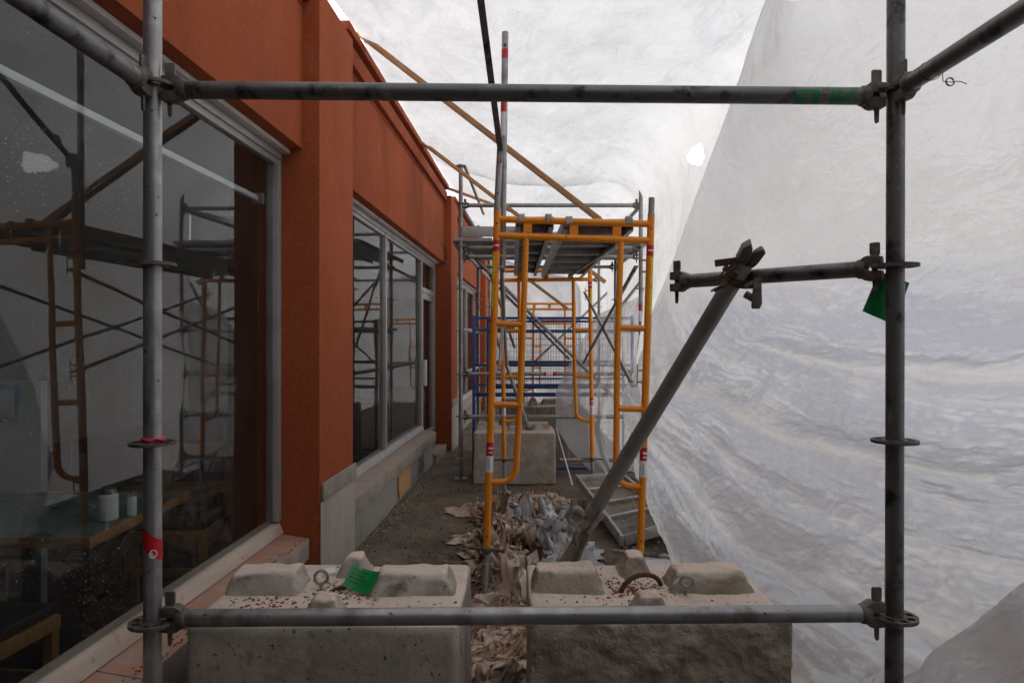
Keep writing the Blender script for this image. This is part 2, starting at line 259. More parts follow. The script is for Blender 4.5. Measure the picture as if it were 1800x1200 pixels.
# ------------------------------------------------------------------ object helpers
def tag(o, label=None, cat=None, group=None, kind=None):
    if label: o['label'] = label
    if cat: o['category'] = cat
    if group: o['group'] = group
    if kind: o['kind'] = kind
    return o
MW = {}
def thing(name, loc, label, cat, group=None, rot=(0, 0, 0)):
    o = bpy.data.objects.new(name, None); COL.objects.link(o); o.empty_display_size = 0.1
    o.location = loc; o.rotation_euler = rot
    from mathutils import Euler
    MW[o.name] = Matrix.Translation(loc) @ Euler(rot).to_matrix().to_4x4()
    return tag(o, label, cat, group)
class MB:
    def __init__(s): s.v = []; s.f = []
    def add(s, vs, fs):
        b = len(s.v); s.v += [Vector(x) for x in vs]; s.f += [tuple(b + i for i in f) for f in fs]; return s
    def box(s, lo, hi, mat=None):
        x0, y0, z0 = lo; x1, y1, z1 = hi
        vs = [(x0, y0, z0), (x1, y0, z0), (x1, y1, z0), (x0, y1, z0), (x0, y0, z1), (x1, y0, z1), (x1, y1, z1), (x0, y1, z1)]
        if mat is not None: vs = [mat @ Vector(q) for q in vs]
        return s.add(vs, [(0, 3, 2, 1), (4, 5, 6, 7), (0, 1, 5, 4), (1, 2, 6, 5), (2, 3, 7, 6), (3, 0, 4, 7)])
    def bar(s, p0, p1, w_, h_, up=(0, 0, 1)):
        p0 = Vector(p0); p1 = Vector(p1); d = (p1 - p0).normalized(); u = Vector(up)
        a = d.cross(u).normalized(); b = a.cross(d).normalized()
        vs = [p + a * (sx * w_ / 2) + b * (sy * h_ / 2) for p in (p0, p1) for sx, sy in ((-1, -1), (1, -1), (1, 1), (-1, 1))]
        return s.add(vs, [(0, 1, 2, 3), (7, 6, 5, 4), (0, 4, 5, 1), (1, 5, 6, 2), (2, 6, 7, 3), (3, 7, 4, 0)])
    def tube(s, pts, r, n=14, caps=True, hollow=False):
        pts = [Vector(p) for p in pts]; rs = r if isinstance(r, (list, tuple)) else [r] * len(pts)
        d0 = (pts[1] - pts[0]).normalized(); a = d0.orthogonal().normalized(); rings = []
        for i, p in enumerate(pts):
            d = (pts[min(i + 1, len(pts) - 1)] - pts[max(i - 1, 0)]).normalized()
            a = (a - d * a.dot(d)).normalized(); b = d.cross(a)
            rings.append([p + (a * math.cos(2 * math.pi * k / n) + b * math.sin(2 * math.pi * k / n)) * rs[i] for k in range(n)])
        vs = [q for rg in rings for q in rg]
        fs = [(i * n + k, i * n + (k + 1) % n, (i + 1) * n + (k + 1) % n, (i + 1) * n + k) for i in range(len(pts) - 1) for k in range(n)]
        if caps: fs += [tuple(range(n - 1, -1, -1)), tuple((len(pts) - 1) * n + k for k in range(n))]
        return s.add(vs, fs)
    def pipe(s, p0, p1, r, t=0.004, n=18):
        """open tube with wall thickness"""
        p0 = Vector(p0); p1 = Vector(p1); d = (p1 - p0).normalized(); a = d.orthogonal().normalized(); b = d.cross(a); vs = []
        for p, rr in ((p0, r), (p1, r), (p1, r - t), (p0, r - t)):
            vs += [p + (a * math.cos(2 * math.pi * k / n) + b * math.sin(2 * math.pi * k / n)) * rr for k in range(n)]
        fs = [(i * n + k, i * n + (k + 1) % n, ((i + 1) % 4) * n + (k + 1) % n, ((i + 1) % 4) * n + k) for i in range(4) for k in range(n)]
        return s.add(vs, fs)
    def lathe(s, prof, c=(0, 0, 0), n=20):
        vs = []; c = Vector(c)
        for r_, z_ in prof: vs += [c + Vector((r_ * math.cos(2 * math.pi * k / n), r_ * math.sin(2 * math.pi * k / n), z_)) for k in range(n)]
        m_ = len(prof); fs = [(i * n + k, i * n + (k + 1) % n, (i + 1) * n + (k + 1) % n, (i + 1) * n + k) for i in range(m_ - 1) for k in range(n)]
        fs += [tuple(range(n - 1, -1, -1)), tuple((m_ - 1) * n + k for k in range(n))]
        return s.add(vs, fs)
    def prism(s, poly, origin, ax, ay, ez, t):
        """poly of 2-D points in the plane (ax, ay) at origin, extruded from -t/2 to t/2 along ez"""
        o_ = Vector(origin); ax = Vector(ax); ay = Vector(ay); ez = Vector(ez); n = len(poly)
        vs = [o_ + ax * p[0] + ay * p[1] + ez * z for z in (-t / 2, t / 2) for p in poly]
        fs = [tuple(range(n - 1, -1, -1)), tuple(range(n, 2 * n))] + [(k, (k + 1) % n, n + (k + 1) % n, n + k) for k in range(n)]
        return s.add(vs, fs)
    def mesh(s, name, mat, inv=None, bevel=0, smooth=True, angle=35, recalc=True):
        me = bpy.data.meshes.new(name); vs = [inv @ q for q in s.v] if inv is not None else s.v
        me.from_pydata([tuple(q) for q in vs], [], s.f); me.materials.append(mat)
        if recalc or bevel:
            bm = bmesh.new(); bm.from_mesh(me)
            if recalc: bmesh.ops.recalc_face_normals(bm, faces=bm.faces)
            if bevel:
                es = [e for e in bm.edges if len(e.link_faces) == 2 and e.calc_face_angle(0) > R(30)]
                bmesh.ops.bevel(bm, geom=es, offset=bevel, segments=2, affect='EDGES', profile=0.6, clamp_overlap=True)
            bm.to_mesh(me); bm.free()
        if smooth:
            me.polygons.foreach_set('use_smooth', [True] * len(me.polygons)); me.set_sharp_from_angle(angle=R(angle))
        return me
def root_of(o):
    while o.parent: o = o.parent
    return o
def put(name, mb, mat, parent=None, world=False, **k):
    """one mesh object; with world=True the shape is given in world coordinates and is stored in the parent's space"""
    inv = MW[root_of(parent).name].inverted() if (world and parent is not None and root_of(parent).name in MW) else None
    o = bpy.data.objects.new(name, mb.mesh(name, M[mat] if isinstance(mat, str) else mat, inv, **k)); COL.objects.link(o)
    if parent is not None: o.parent = parent
    return o
def solo(name, mb, mat, label, cat, group=None, kind=None, base=None, **k):
    """a thing that is a single mesh; its origin goes to its own base"""
    vs = mb.v; c = Vector(base) if base else Vector(((min(q.x for q in vs) + max(q.x for q in vs)) / 2, (min(q.y for q in vs) + max(q.y for q in vs)) / 2, min(q.z for q in vs)))
    o = bpy.data.objects.new(name, mb.mesh(name, M[mat], Matrix.Translation(-c), **k)); COL.objects.link(o); o.location = c
    return tag(o, label, cat, group, kind)
def structure(name, mb, mat, **k): return tag(put(name, mb, mat, **k), kind='structure')
def dup(o, parent=None):
    c = o.copy(); COL.objects.link(c)
    if parent is not None: c.parent = parent
    for ch in list(o.children): dup(ch, c)
    return c
def at(px, py, Y):
    """a measured point of the place: picture position in the 1800 x 1200 photograph plus its distance"""
    return Vector(((px - 900) / F * Y, Y, H - (py - 600) / F * Y))
def grid_mesh(name, P, mat, mask=None, smooth=True):
    n, m_, _ = P.shape
    me = bpy.data.meshes.new(name)
    idx = np.arange(n * m_).reshape(n, m_)
    q = np.stack([idx[:-1, :-1], idx[1:, :-1], idx[1:, 1:], idx[:-1, 1:]], -1).reshape(-1, 4)
    if mask is not None: q = q[mask.reshape(-1)]
    me.from_pydata(P.reshape(-1, 3).tolist(), [], q.tolist()); me.materials.append(M[mat] if isinstance(mat, str) else mat)
    if smooth: me.polygons.foreach_set('use_smooth', [True] * len(me.polygons))
    return me
def normals(P):
    a = np.gradient(P, axis=0); b = np.gradient(P, axis=1); c = np.cross(a, b); return c / (np.linalg.norm(c, axis=2, keepdims=True) + 1e-9)
def grid_obj(name, P, mat, parent=None, mask=None):
    c = np.array([P[..., 0].mean(), P[..., 1].mean(), P[..., 2].min()])
    if parent is not None: c = np.array(MW[parent.name].translation)
    o = bpy.data.objects.new(name, grid_mesh(name, P - c, mat, mask)); COL.objects.link(o)
    if parent is None: o.location = c
    else: o.parent = parent
    return o
def rounded_block(sx, sy, sz, r, nseg, amp, freq, seed, rough_front=0.0):
    """a solid block with soft worn edges: every face a grid, moved by 3-D noise; base centre at the origin"""
    bm = bmesh.new(); bmesh.ops.create_cube(bm, size=2.0)
    bmesh.ops.subdivide_edges(bm, edges=bm.edges[:], cuts=nseg, use_grid_fill=True)
    h = Vector((sx / 2, sy / 2, sz / 2)); off = Vector((seed * 3.1, seed * 1.7, seed * 0.9))
    for v in bm.verts:
        p = Vector((v.co.x * h.x, v.co.y * h.y, v.co.z * h.z))
        c = Vector([max(-h[i] + r, min(h[i] - r, p[i])) for i in range(3)])
        d = p - c
        nrm = d.normalized() if d.length > 1e-9 else Vector((0, 0, 0))
        if d.length > 1e-9: p = c + nrm * r
        edge = 1.0 if sum(1 for i in range(3) if abs(d[i]) > 1e-6) > 1 else 0.35
        k = mnoise.fractal(p * freq + off, 1.0, 2.0, 5) * amp * edge
        k -= max(0, mnoise.noise(p * freq * 0.6 + off * 2) - 0.25) * amp * 2.2 * edge
        if rough_front and nrm.y < -0.5: k += (mnoise.fractal(Vector((p.x * 9, p.y, p.z * 7)) + off, 0.8, 2.1, 6)) * rough_front
        p += nrm * k
        v.co = p + Vector((0, 0, h.z))
    me = bpy.data.meshes.new('block'); bmesh.ops.recalc_face_normals(bm, faces=bm.faces); bm.to_mesh(me); bm.free()
    me.polygons.foreach_set('use_smooth', [True] * len(me.polygons)); return me
def frustum(lo, hi, top_in, h, seed, amp=0.009):
    """ridge or pyramid: rectangular base lo..hi (x0,y0)-(x1,y1), its top drawn in by top_in=(x,y)"""
    x0, y0 = lo; x1, y1 = hi; ix, iy = top_in
    bm = bmesh.new()
    vs = [bm.verts.new(q) for q in [(x0, y0, -0.02), (x1, y0, -0.02), (x1, y1, -0.02), (x0, y1, -0.02), (x0 + ix, y0 + iy, h), (x1 - ix, y0 + iy, h), (x1 - ix, y1 - iy, h), (x0 + ix, y1 - iy, h)]]
    for f in [(0, 3, 2, 1), (4, 5, 6, 7), (0, 1, 5, 4), (1, 2, 6, 5), (2, 3, 7, 6), (3, 0, 4, 7)]: bm.faces.new([vs[i] for i in f])
    bmesh.ops.bevel(bm, geom=bm.edges[:], offset=0.014, segments=3, affect='EDGES', profile=0.5)
    bmesh.ops.subdivide_edges(bm, edges=[e for e in bm.edges if e.calc_length() > 0.04], cuts=9, use_grid_fill=True)
    for v in bm.verts:
        v.co += mnoise.noise_vector(v.co * 14 + Vector((seed, 0, 0))) * amp + mnoise.noise_vector(v.co * 40 + Vector((seed, 3, 0))) * amp * 0.5
    me = bpy.data.meshes.new('ridge'); bmesh.ops.recalc_face_normals(bm, faces=bm.faces); bm.to_mesh(me); bm.free()
    me.polygons.foreach_set('use_smooth', [True] * len(me.polygons)); me.set_sharp_from_angle(angle=R(50)); return me
def mesh_obj(name, me, mat, parent=None, loc=(0, 0, 0)):
    me.materials.clear(); me.materials.append(M[mat]); o = bpy.data.objects.new(name, me); COL.objects.link(o); o.location = loc
    if parent is not None: o.parent = parent
    return o

# ================================================================== GROUND
g = MB(); g.add([(-1000, -1000, -0.06), (1000, -1000, -0.06), (1000, 1000, -0.06), (-1000, 1000, -0.06)], [(0, 1, 2, 3)])
structure('street_ground', g, 'asphalt', recalc=False)
nx, ny = 120, 260
gx, gy = np.meshgrid(np.linspace(-1.9, 3.2, nx), np.linspace(-6, 19, ny), indexing='ij')
gz = (fbm(gx * 3, gy * 3, 5, 3) - 0.48) * 0.03 + (fbm(gx * 14, gy * 14, 3, 8) - 0.45) * 0.012
structure_g = grid_obj('pavement', np.stack([gx, gy, gz], -1), 'ground'); tag(structure_g, kind='structure')

# ================================================================== BUILDING
YB = -1.15                                      # where the tent ends behind the camera
TH = math.atan(55 / 1200.0)
bld = thing('restaurant_building', (0, 0, 0), 'low restaurant building with rust orange stucco wall and large shop windows', 'building', rot=(0, 0, -TH))
UA, UP, UG, UB = 1.44, 1.338, 1.60, 1.72       # header plane, pilaster plane, glass plane, back of the wall
ZS = 2.75                                       # underside of the header
P0, PW, PITCH = 4.03, 0.72, 5.84
pil = [P0 + PITCH * k for k in (-1, 0, 1, 2)]
def bx(x0, x1, y0, y1, z0, z1): return MB().box((x0, y0, z0), (x1, y1, z1))
def grooved_wall(y0, y1, z0, z1):
    return bx(-UB, -UA, y0, y1, z0, z1)
for k, v0 in enumerate(pil):
    p = put('pilaster', bx(-UB, -UP, v0, v0 + PW, -0.1, 3.72), 'stucco', bld, bevel=0.006)
    c = MB().box((-UP + 0.002, v0 + 0.02, 0.636), (-UP + 0.020, v0 + PW + 0.022, 0.746)); put('stone_cap', c, 'sill', p, bevel=0.008)
    put('stone_base', bx(-UP + 0.002, -UP + 0.012, v0 - 0.002, v0 + PW + 0.006, -0.1, 0.634), 'base', p, bevel=0.006)
    v1 = v0 + PW; v2 = v0 + PITCH
    put('header_wall', bx(-UB, -UA, v1, v2, ZS, 3.60), 'stucco', bld, bevel=0.006)
    # cornice: two stepped bands over shadow gaps
    co = put('cornice', bx(-UB, -UA + 0.002, v1, v2, 3.602, 3.86), 'trimred', bld)
    put('lower_band', bx(-UA + 0.004, -1.395, v1 + 0.002, v2 - 0.002, 3.635, 3.765), 'trimred', co, bevel=0.005)
    put('upper_band', bx(-UA + 0.004, -1.365, v1 + 0.002, v2 - 0.002, 3.80, 3.862), 'trimred', co, bevel=0.004)
put('roof_slab', bx(-7.5, -UB - 0.002, -3, 22, 3.45, 3.6), 'roof', bld)
put('return_wall', bx(-1.44, 4.6, YB - 0.3, YB - 0.004, -0.1, 4.1), 'darkply', bld)  # unseen wall added behind the camera to cut light from there
# interior shell
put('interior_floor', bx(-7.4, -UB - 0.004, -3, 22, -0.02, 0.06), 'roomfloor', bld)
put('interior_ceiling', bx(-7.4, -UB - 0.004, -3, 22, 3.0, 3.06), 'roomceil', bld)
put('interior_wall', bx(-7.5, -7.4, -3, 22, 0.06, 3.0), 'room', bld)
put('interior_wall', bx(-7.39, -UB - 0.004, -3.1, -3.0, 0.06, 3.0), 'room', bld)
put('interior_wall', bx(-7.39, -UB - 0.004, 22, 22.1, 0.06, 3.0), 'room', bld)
put('end_wall', bx(-UB, -UA, pil[3] + PITCH, 22, -0.1, 3.86), 'stucco', bld)
put('end_wall', bx(-UB, -UA, -3.1, pil[0], -0.1, 3.86), 'stucco', bld)

def window_bay(y0, y1, mull, dusty, door=None):
    """one shop window between two pilasters: low wall, sill, metal frame, panes"""
    yl = door[0] if door else y1
    put('low_wall', bx(-UB, -UA, y0 + 0.002, yl, -0.1, 0.30), 'lowwall', bld, bevel=0.004)
    # sill: a few long stones with open joints
    ss = 3; L = (yl - y0 - 0.004)
    for k in range(ss):
        a = y0 + 0.002 + L * k / ss; b = y0 + 0.002 + L * (k + 1) / ss - 0.005
        s = MB().add([(-UG + 0.02, a, 0.302), (-1.395, a, 0.302), (-1.395, b, 0.302), (-UG + 0.02, b, 0.302), (-UG + 0.02, a, 0.452), (-1.395, a, 0.425), (-1.395, b, 0.425), (-UG + 0.02, b, 0.452)],
                     [(0, 3, 2, 1), (4, 5, 6, 7), (0, 1, 5, 4), (1, 2, 6, 5), (2, 3, 7, 6), (3, 0, 4, 7)])
        put('sill_stone', s, 'sill_dust' if dusty else 'sill', bld, bevel=0.007)
    wfr = put('window_frame', MB().box((-UG - 0.05, y0 + 0.002, 2.685), (-UG + 0.035, y1 - 0.002, ZS - 0.003)), 'wframe', bld, bevel=0.004)
    put('soffit_trim', bx(-UG + 0.037, -UG + 0.085, y0 + 0.002, y1 - 0.002, 2.722, ZS - 0.003), 'trim_white', wfr, bevel=0.004)
    put('inner_rail', bx(-UG - 0.02, -UG + 0.022, y0 + 0.05, y1 - 0.05, 2.65, 2.684), 'wframe', wfr, bevel=0.004)
    put('bottom_rail', MB().add([(-UG - 0.05, y0 + .002, .454), (-UG + .045, y0 + .002, .454), (-UG + .045, yl, .454), (-UG - .05, yl, .454), (-UG - .05, y0 + .002, .53), (-UG + .02, y0 + .002, .515), (-UG + .02, yl, .515), (-UG - .05, yl, .53)],
        [(0, 3, 2, 1), (4, 5, 6, 7), (0, 1, 5, 4), (1, 2, 6, 5), (2, 3, 7, 6), (3, 0, 4, 7)]), 'wbottom' if dusty else 'wframe', wfr, bevel=0.004)
    edges = [y0 + 0.002] + [a for a in mull] + [y1 - 0.002]
    jw = 0.05
    for k, a in enumerate(edges):
        lo = a if k == 0 else (a - jw if k == len(edges) - 1 else a - 0.03); hi = lo + (jw if k in (0, len(edges) - 1) else 0.06)
        zb = 0.53 if not (door and k >= len(edges) - 2 and k == len(edges) - 1) else 0.1
        put('mullion', bx(-UG - 0.045, -UG + 0.032, lo, hi, zb, 2.684), 'wframe', wfr, bevel=0.004)
    for k in range(len(edges) - 1):
        a, b = edges[k] + 0.03, edges[k + 1] - 0.03
        if door and k == len(edges) - 2: continue
        put('glass_pane', bx(-UG - 0.008, -UG, a, b, 0.5, 2.68), 'glass' if dusty else 'glass_far', wfr)
    return wfr
window_bay(pil[0] + PW, pil[1], [], True)
DY0, DY1 = 8.80, 9.86
wf = window_bay(pil[1] + PW, pil[2], [6.77, 8.78], False, door=(8.86, 9.86))
dr = put('glass_door', MB().box((-UG - 0.04, DY0 + 0.03, 0.12), (-UG + 0.025, DY0 + 0.11, 2.24)).box((-UG - 0.04, DY1 - 0.14, 0.12), (-UG + 0.025, DY1 - 0.06, 2.24)).box((-UG - 0.04, DY0 + 0.112, 2.16), (-UG + 0.025, DY1 - 0.142, 2.24)).box((-UG - 0.04, DY0 + 0.112, 0.12), (-UG + 0.025, DY1 - 0.142, 0.38)), 'wframe', bld, bevel=0.004)
put('door_glass', bx(-UG - 0.01, -UG - 0.002, DY0 + 0.11, DY1 - 0.14, 0.38, 2.16), 'glass_far', dr)
put('door_handle', MB().box((-UG + 0.03, DY0 + 0.035, 1.02), (-UG + 0.075, DY0 + 0.115, 1.36)), 'white', dr, bevel=0.01)
put('transom_bar', bx(-UG - 0.04, -UG + 0.03, DY0 + 0.03, DY1 - 0.054, 2.245, 2.31), 'wframe', bld, bevel=0.004)
put('transom_glass', bx(-UG - 0.008, -UG, DY0 + 0.03, DY1 - 0.05, 2.31, 2.66), 'glass_far', bld)
put('door_step', bx(-UB, -1.40, 8.93, pil[2] - 0.002, -0.1, 0.115), 'sill', bld, bevel=0.01)
window_bay(pil[2] + PW, pil[3], [12.3, 14.0], False)
# white rail just inside the near window
put('interior_rail', bx(-UG - 0.10, -UG - 0.07, -0.95, 3.93, 2.425, 2.455), 'whitetube', bld, bevel=0.005)
put('rail_bracket', bx(-UG - 0.105, -UG - 0.045, 3.93, 3.96, 2.41, 2.47), 'wframe', bld)
# loose cable on the far pilaster
cb = MB().tube([(-1.435, 9.6, 2.98), (-1.42, 9.75, 2.95), (-1.41, 9.84, 2.93), (-1.40, 9.85, 2.85), (-1.41, 9.85, 2.78)], 0.006, 6); cw = put('cable', cb, 'black', bld)
put('cable_end', MB().tube([(-1.41, 9.85, 2.78), (-1.41, 9.85, 2.72)], 0.012, 8), 'blue', cw)
vent = put('wall_vent', bx(-UA - 0.01, -UA + 0.012, 7.85, 8.15, 0.07, 0.24), 'deck', bld, bevel=0.004)

RB = Matrix.Rotation(-TH, 4, 'Z')
def bpt(x, y, z): return RB @ Vector((x, y, z))

# strand board leaning on the low wall
ob = MB().box((-0.006, -0.26, 0), (0.006, 0.26, 0.27), Matrix.Translation(bpt(-UA + 0.02, 6.95, 0.06)) @ RB @ Matrix.Rotation(R(3), 4, 'X') @ Matrix.Rotation(R(-3), 4, 'Y'))
solo('strand_board', ob, 'osb', 'small square of strand board leaning on the grey low wall under the far window', 'board')

# ================================================================== ROOM FURNITURE (seen through the near window)
tb = thing('dining_table', (-2.4, 3.35, 0.06), 'restaurant table with dark green top and oak edge behind the near window', 'table')
top = put('table_top', MB().box((-0.55, -0.37, 0.655), (0.55, 0.49, 0.69)), 'laminate', tb, bevel=0.004)
put('table_edge', MB().box((-0.575, -0.395, 0.645), (0.575, -0.372, 0.692)).box((-0.575, 0.492, 0.645), (0.575, 0.515, 0.692)).box((0.552, -0.371, 0.645), (0.575, 0.491, 0.692)).box((-0.575, -0.371, 0.645), (-0.552, 0.491, 0.692)), 'oak', tb, bevel=0.005)
put('pedestal', MB().lathe([(0.28, 0), (0.28, 0.02), (0.05, 0.06), (0.04, 0.1), (0.04, 0.643)], (0, 0.06, 0)), 'seat', tb)
TZ = 0.752
def jar(x, y, r, h, label, name='sugar_jar'):
    t = thing(name, (x, y, TZ), label, 'jar')
    put('jar_body', MB().lathe([(r * 0.94, 0), (r, 0.01), (r, h * 0.72), (r * 0.8, h * 0.8)]), 'sugar', t)
    put('lid', MB().lathe([(r * 0.84, h * 0.8), (r * 0.86, h * 0.95), (r * 0.5, h), (r * 0.1, h)]), 'chrome', t)
jar(-1.93, 3.26, 0.045, 0.155, 'large white sugar jar with shiny lid on the green table')
jar(-1.86, 3.34, 0.022, 0.115, 'small salt shaker standing beside the large sugar jar', 'salt_shaker')
def chair(x, y, rz, label):
    t = thing('dining_chair', (x, y, 0.06), label, 'chair', 'chairs at the table behind the window', (0, 0, rz))
    put('seat', MB().box((-0.21, -0.21, 0.42), (0.21, 0.21, 0.47)), 'seat', t, bevel=0.015)
    put('seat_frame', MB().box((-0.22, -0.22, 0.36), (0.22, 0.22, 0.418)), 'oak', t, bevel=0.006)
    for sx in (-1, 1):
        put('leg', MB().bar((sx * 0.195, -0.195, 0), (sx * 0.195, -0.195, 0.36), 0.04, 0.04, (0, 1, 0)), 'oak', t)
        put('leg', MB().bar((sx * 0.195, 0.24, 0), (sx * 0.195, 0.2, 0.36), 0.04, 0.04, (0, 1, 0)), 'oak', t)
        put('back_post', MB().bar((sx * 0.195, 0.205, 0.42), (sx * 0.195, 0.27, 0.88), 0.04, 0.035, (0, 1, 0)), 'oak', t)
    put('back_rail', MB().box((-0.175, 0.235, 0.76), (0.175, 0.262, 0.88)), 'oak', t, bevel=0.006)
    put('back_rail', MB().box((-0.175, 0.215, 0.56), (0.175, 0.24, 0.62)), 'oak', t, bevel=0.006)
    put('stretcher', MB().box((-0.17, -0.205, 0.16), (0.17, -0.185, 0.19)), 'oak', t)
chair(-2.1, 2.62, R(175), 'oak chair with black seat on the near side of the green table')
chair(-2.05, 4.25, R(4), 'oak chair with black seat tucked in beyond the green table')
chair(-2.75, 2.2, R(150), 'oak chair with black seat turned away from the green table')
pt = thing('partition_screen', (-3.1, 4.0, 0.06), 'white half height partition with blue bordered notice inside the restaurant', 'partition')
put('panel', MB().box((-0.9, -0.03, 0), (0.36, 0.03, 1.31)), 'partition', pt, bevel=0.006)
nb = put('notice', MB().box((-0.5, -0.036, 1.07), (0.24, -0.032, 1.29)), 'lightblue', pt)
put('paper', MB().box((-0.47, -0.041, 1.10), (0.21, -0.037, 1.26)), 'white', nb)
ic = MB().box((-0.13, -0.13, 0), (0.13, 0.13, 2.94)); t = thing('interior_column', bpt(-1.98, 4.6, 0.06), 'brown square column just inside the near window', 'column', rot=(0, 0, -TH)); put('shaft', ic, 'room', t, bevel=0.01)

# ================================================================== SHEETING
def ground_x(Y): return np.interp(Y, [-5, 1, 3, 5.2, 6, 8, 10, 18], [3.2, 3.1, 2.6, 1.72, 1.55, 1.58, 1.62, 1.8])

def tent(Y0, Y1, nyy, lift, lip, seed):
    S = np.concatenate([np.linspace(0, 0.5, 150)[:-1], np.linspace(0.5, 0.62, 60)[:-1], np.linspace(0.62, 1, 170)])
    Yv = np.linspace(Y0, Y1, nyy)
    s, Y = np.meshgrid(S, Yv, indexing='ij')
    xl = -1.40 + 0.0458 * Y + (fbm(Y * 2.2, Y * 0 + seed, 3, seed) - 0.45) * 0.10
    xr = ground_x(Y); w_ = xr - 0.5 - xl
    zc = 3.90 + lift - 0.09 * w_ - 0.045 * np.maximum(0, Y - 4) * w_ / 2.4
    a = np.clip(s / 0.5, 0, 1); b = np.clip((s - 0.5) / 0.12, 0, 1); c = np.clip((s - 0.62) / 0.38, 0, 1)
    zl = 3.885 + lift + (fbm(Y * 3.1, Y * 0 + 4.5, 3, seed + 9) - 0.45) * 0.05
    X = xl + w_ * a + 0.5 * np.sin(b * math.pi / 2)
    Z = zl + (zc - zl) * a - 0.10 * np.sin(a * math.pi) * (0.6 + 0.8 * vn(Y * 0.7, Y * 0, seed + 3)) - 0.45 * (1 - np.cos(b * math.pi / 2)) - c * (zc - 0.45)
    X = X + 0.10 * np.sin(c * math.pi) * (vn(Y * 0.9, c * 1.5, seed + 2) - 0.5) * 2
    if lip: Z = Z - 0.05 * np.clip((Y - (Y1 - 0.35)) / 0.35, 0, 1) ** 2 * np.sin(np.clip(a, 0, 1) * math.pi) * (c <= 0)
    P = np.stack([X, Y + 0 * X, Z], -1)
    edge = np.clip(s / 0.03, 0, 1)
    d = (fbm(X * 1.3 + Z, Y * 1.1, 4, seed + 20) - 0.47) * 0.16 + (ridge(X * 2.3 + 0.7 * Y, Y * 2.0 - X, 4, seed + 30) - 0.6) * 0.035 + (ridge(X * 7 + Y * 3, Y * 6 - Z * 5, 2, seed + 40) - 0.5) * 0.008
    d = d + crumple(X + 0.3 * Z, Y, seed + 60, 8, 1.6) * 0.09 + crumple(X, Y + Z, seed + 70, 7, 5.0) * 0.03 + crumple(X - Z, Y, seed + 80, 7, 12.0) * 0.008
    d = d + c * (ridge(Y * 3.0, Z * 0.6, 3, seed + 50) - 0.6) * 0.10
    return P + normals(P) * (d * edge)[..., None]
ts = thing('tent_sheet', (0, 2, 0), 'white translucent plastic sheeting stretched from the parapet over the walkway', 'plastic sheet')
P = tent(YB, 8.25, 520, 0.0, True, 1)
# torn hole in the shoulder of the sheet
hp = at(1222, 270, 5.0) - Vector((0, 0, H)); ax_ = np.array(hp.normalized())
ctr = (P[:-1, :-1] + P[1:, 1:]) / 2 - np.array([0, 0, H]); dn = ctr / np.linalg.norm(ctr, axis=2, keepdims=True)
pxl = dn[..., 0] / dn[..., 1] * F + 900; pyl = 600 - dn[..., 2] / dn[..., 1] * F
rr = np.sqrt(((pxl - 1222) / 13) ** 2 + ((pyl - 271) / 19) ** 2) + (vn(pxl * 0.09, pyl * 0.09, 77) - 0.5) * 0.7
mask = ~((rr < 1) & (dn[..., 1] > 0))
grid_obj('tent_film', P, 'pl_main', ts, mask)
ts2 = thing('far_tent_sheet', (0, 12, 0), 'paler plastic sheeting over the far end of the walkway beyond the grey tower', 'plastic sheet')
grid_obj('tent_film', tent(8.26, 18, 160, 0.06, False, 5), 'pl_main', ts2)
zz, xx = np.meshgrid(np.linspace(0, 4.0, 60), np.linspace(-0.9, 2.1, 60), indexing='ij')
Pe = np.stack([xx, 17.9 + 0 * xx, zz], -1); Pe[..., 1] += (fbm(xx * 2, zz * 1.2, 4, 9) - .5) * .3
grid_obj('end_film', Pe, 'pl_main', ts2)

# near right sheet hung in big swags
def catmull(K, U, u):
    K = np.asarray(K, float); out = np.zeros(u.shape + (K.shape[-1],)); n = len(U)
    for i in range(n - 1):
        p0 = K[max(i - 1, 0)]; p1 = K[i]; p2 = K[i + 1]; p3 = K[min(i + 2, n - 1)]
        t = np.clip((u - U[i]) / (U[i + 1] - U[i]), 0, 1)[..., None]
        q = 0.5 * ((2 * p1) + (-p0 + p2) * t + (2 * p0 - 5 * p1 + 4 * p2 - p3) * t ** 2 + (-p0 + 3 * p1 - 3 * p2 + p3) * t ** 3)
        sel = ((u >= U[i]) & (u <= U[i + 1]))[..., None]; out = np.where(sel, q, out)
    return out
nu, nz = 560, 480
u, t = np.meshgrid(np.linspace(0, 1, nu) ** 1.15, np.linspace(0, 1, nz), indexing='ij')
Zt = 3.50 * t
hz = [0, .05, .6, 1.1, 1.76, 2.24, 2.65, 3.40, 3.6]
hx = np.interp(Zt, hz, [1.42, 1.34, 1.15, 1.03, 1.00, 1.106, 1.19, 1.36, 1.42]); hy = np.interp(Zt, hz, [5.7, 5.6, 5.4, 5.2, 4.8, 4.5, 4.2, 3.62, 3.45])
def track(f0, f1, f2, f3, f4, uu, U=(0, .3, .55, .78, 1)):
    out = np.zeros_like(uu); K = [f0, f1, f2, f3, f4]
    for i in range(4):
        p0 = K[max(i - 1, 0)]; p1 = K[i]; p2 = K[i + 1]; p3 = K[min(i + 2, 4)]
        tt = np.clip((uu - U[i]) / (U[i + 1] - U[i]), 0, 1)
        q = 0.5 * ((2 * p1) + (-p0 + p2) * tt + (2 * p0 - 5 * p1 + 4 * p2 - p3) * tt ** 2 + (-p0 + 3 * p1 - 3 * p2 + p3) * tt ** 3)
        out = np.where((uu >= U[i]) & (uu <= U[i + 1]), q, out)
    return out
low = (1 - t) ** 2.2
X = track(hx, 1.62 - 0.40 * low + 0 * t, 2.20 - 0.98 * low, 2.55 - 0.60 * low, 2.75 + 0 * t, u)
Yn = track(hy, 4.05 - 0.25 * t + 0.2 * low, 3.0 + 0 * t, 1.4 + 0 * t, YB + 0 * t, u)
P = np.stack([X, Yn, Zt], -1); Nn = normals(P)
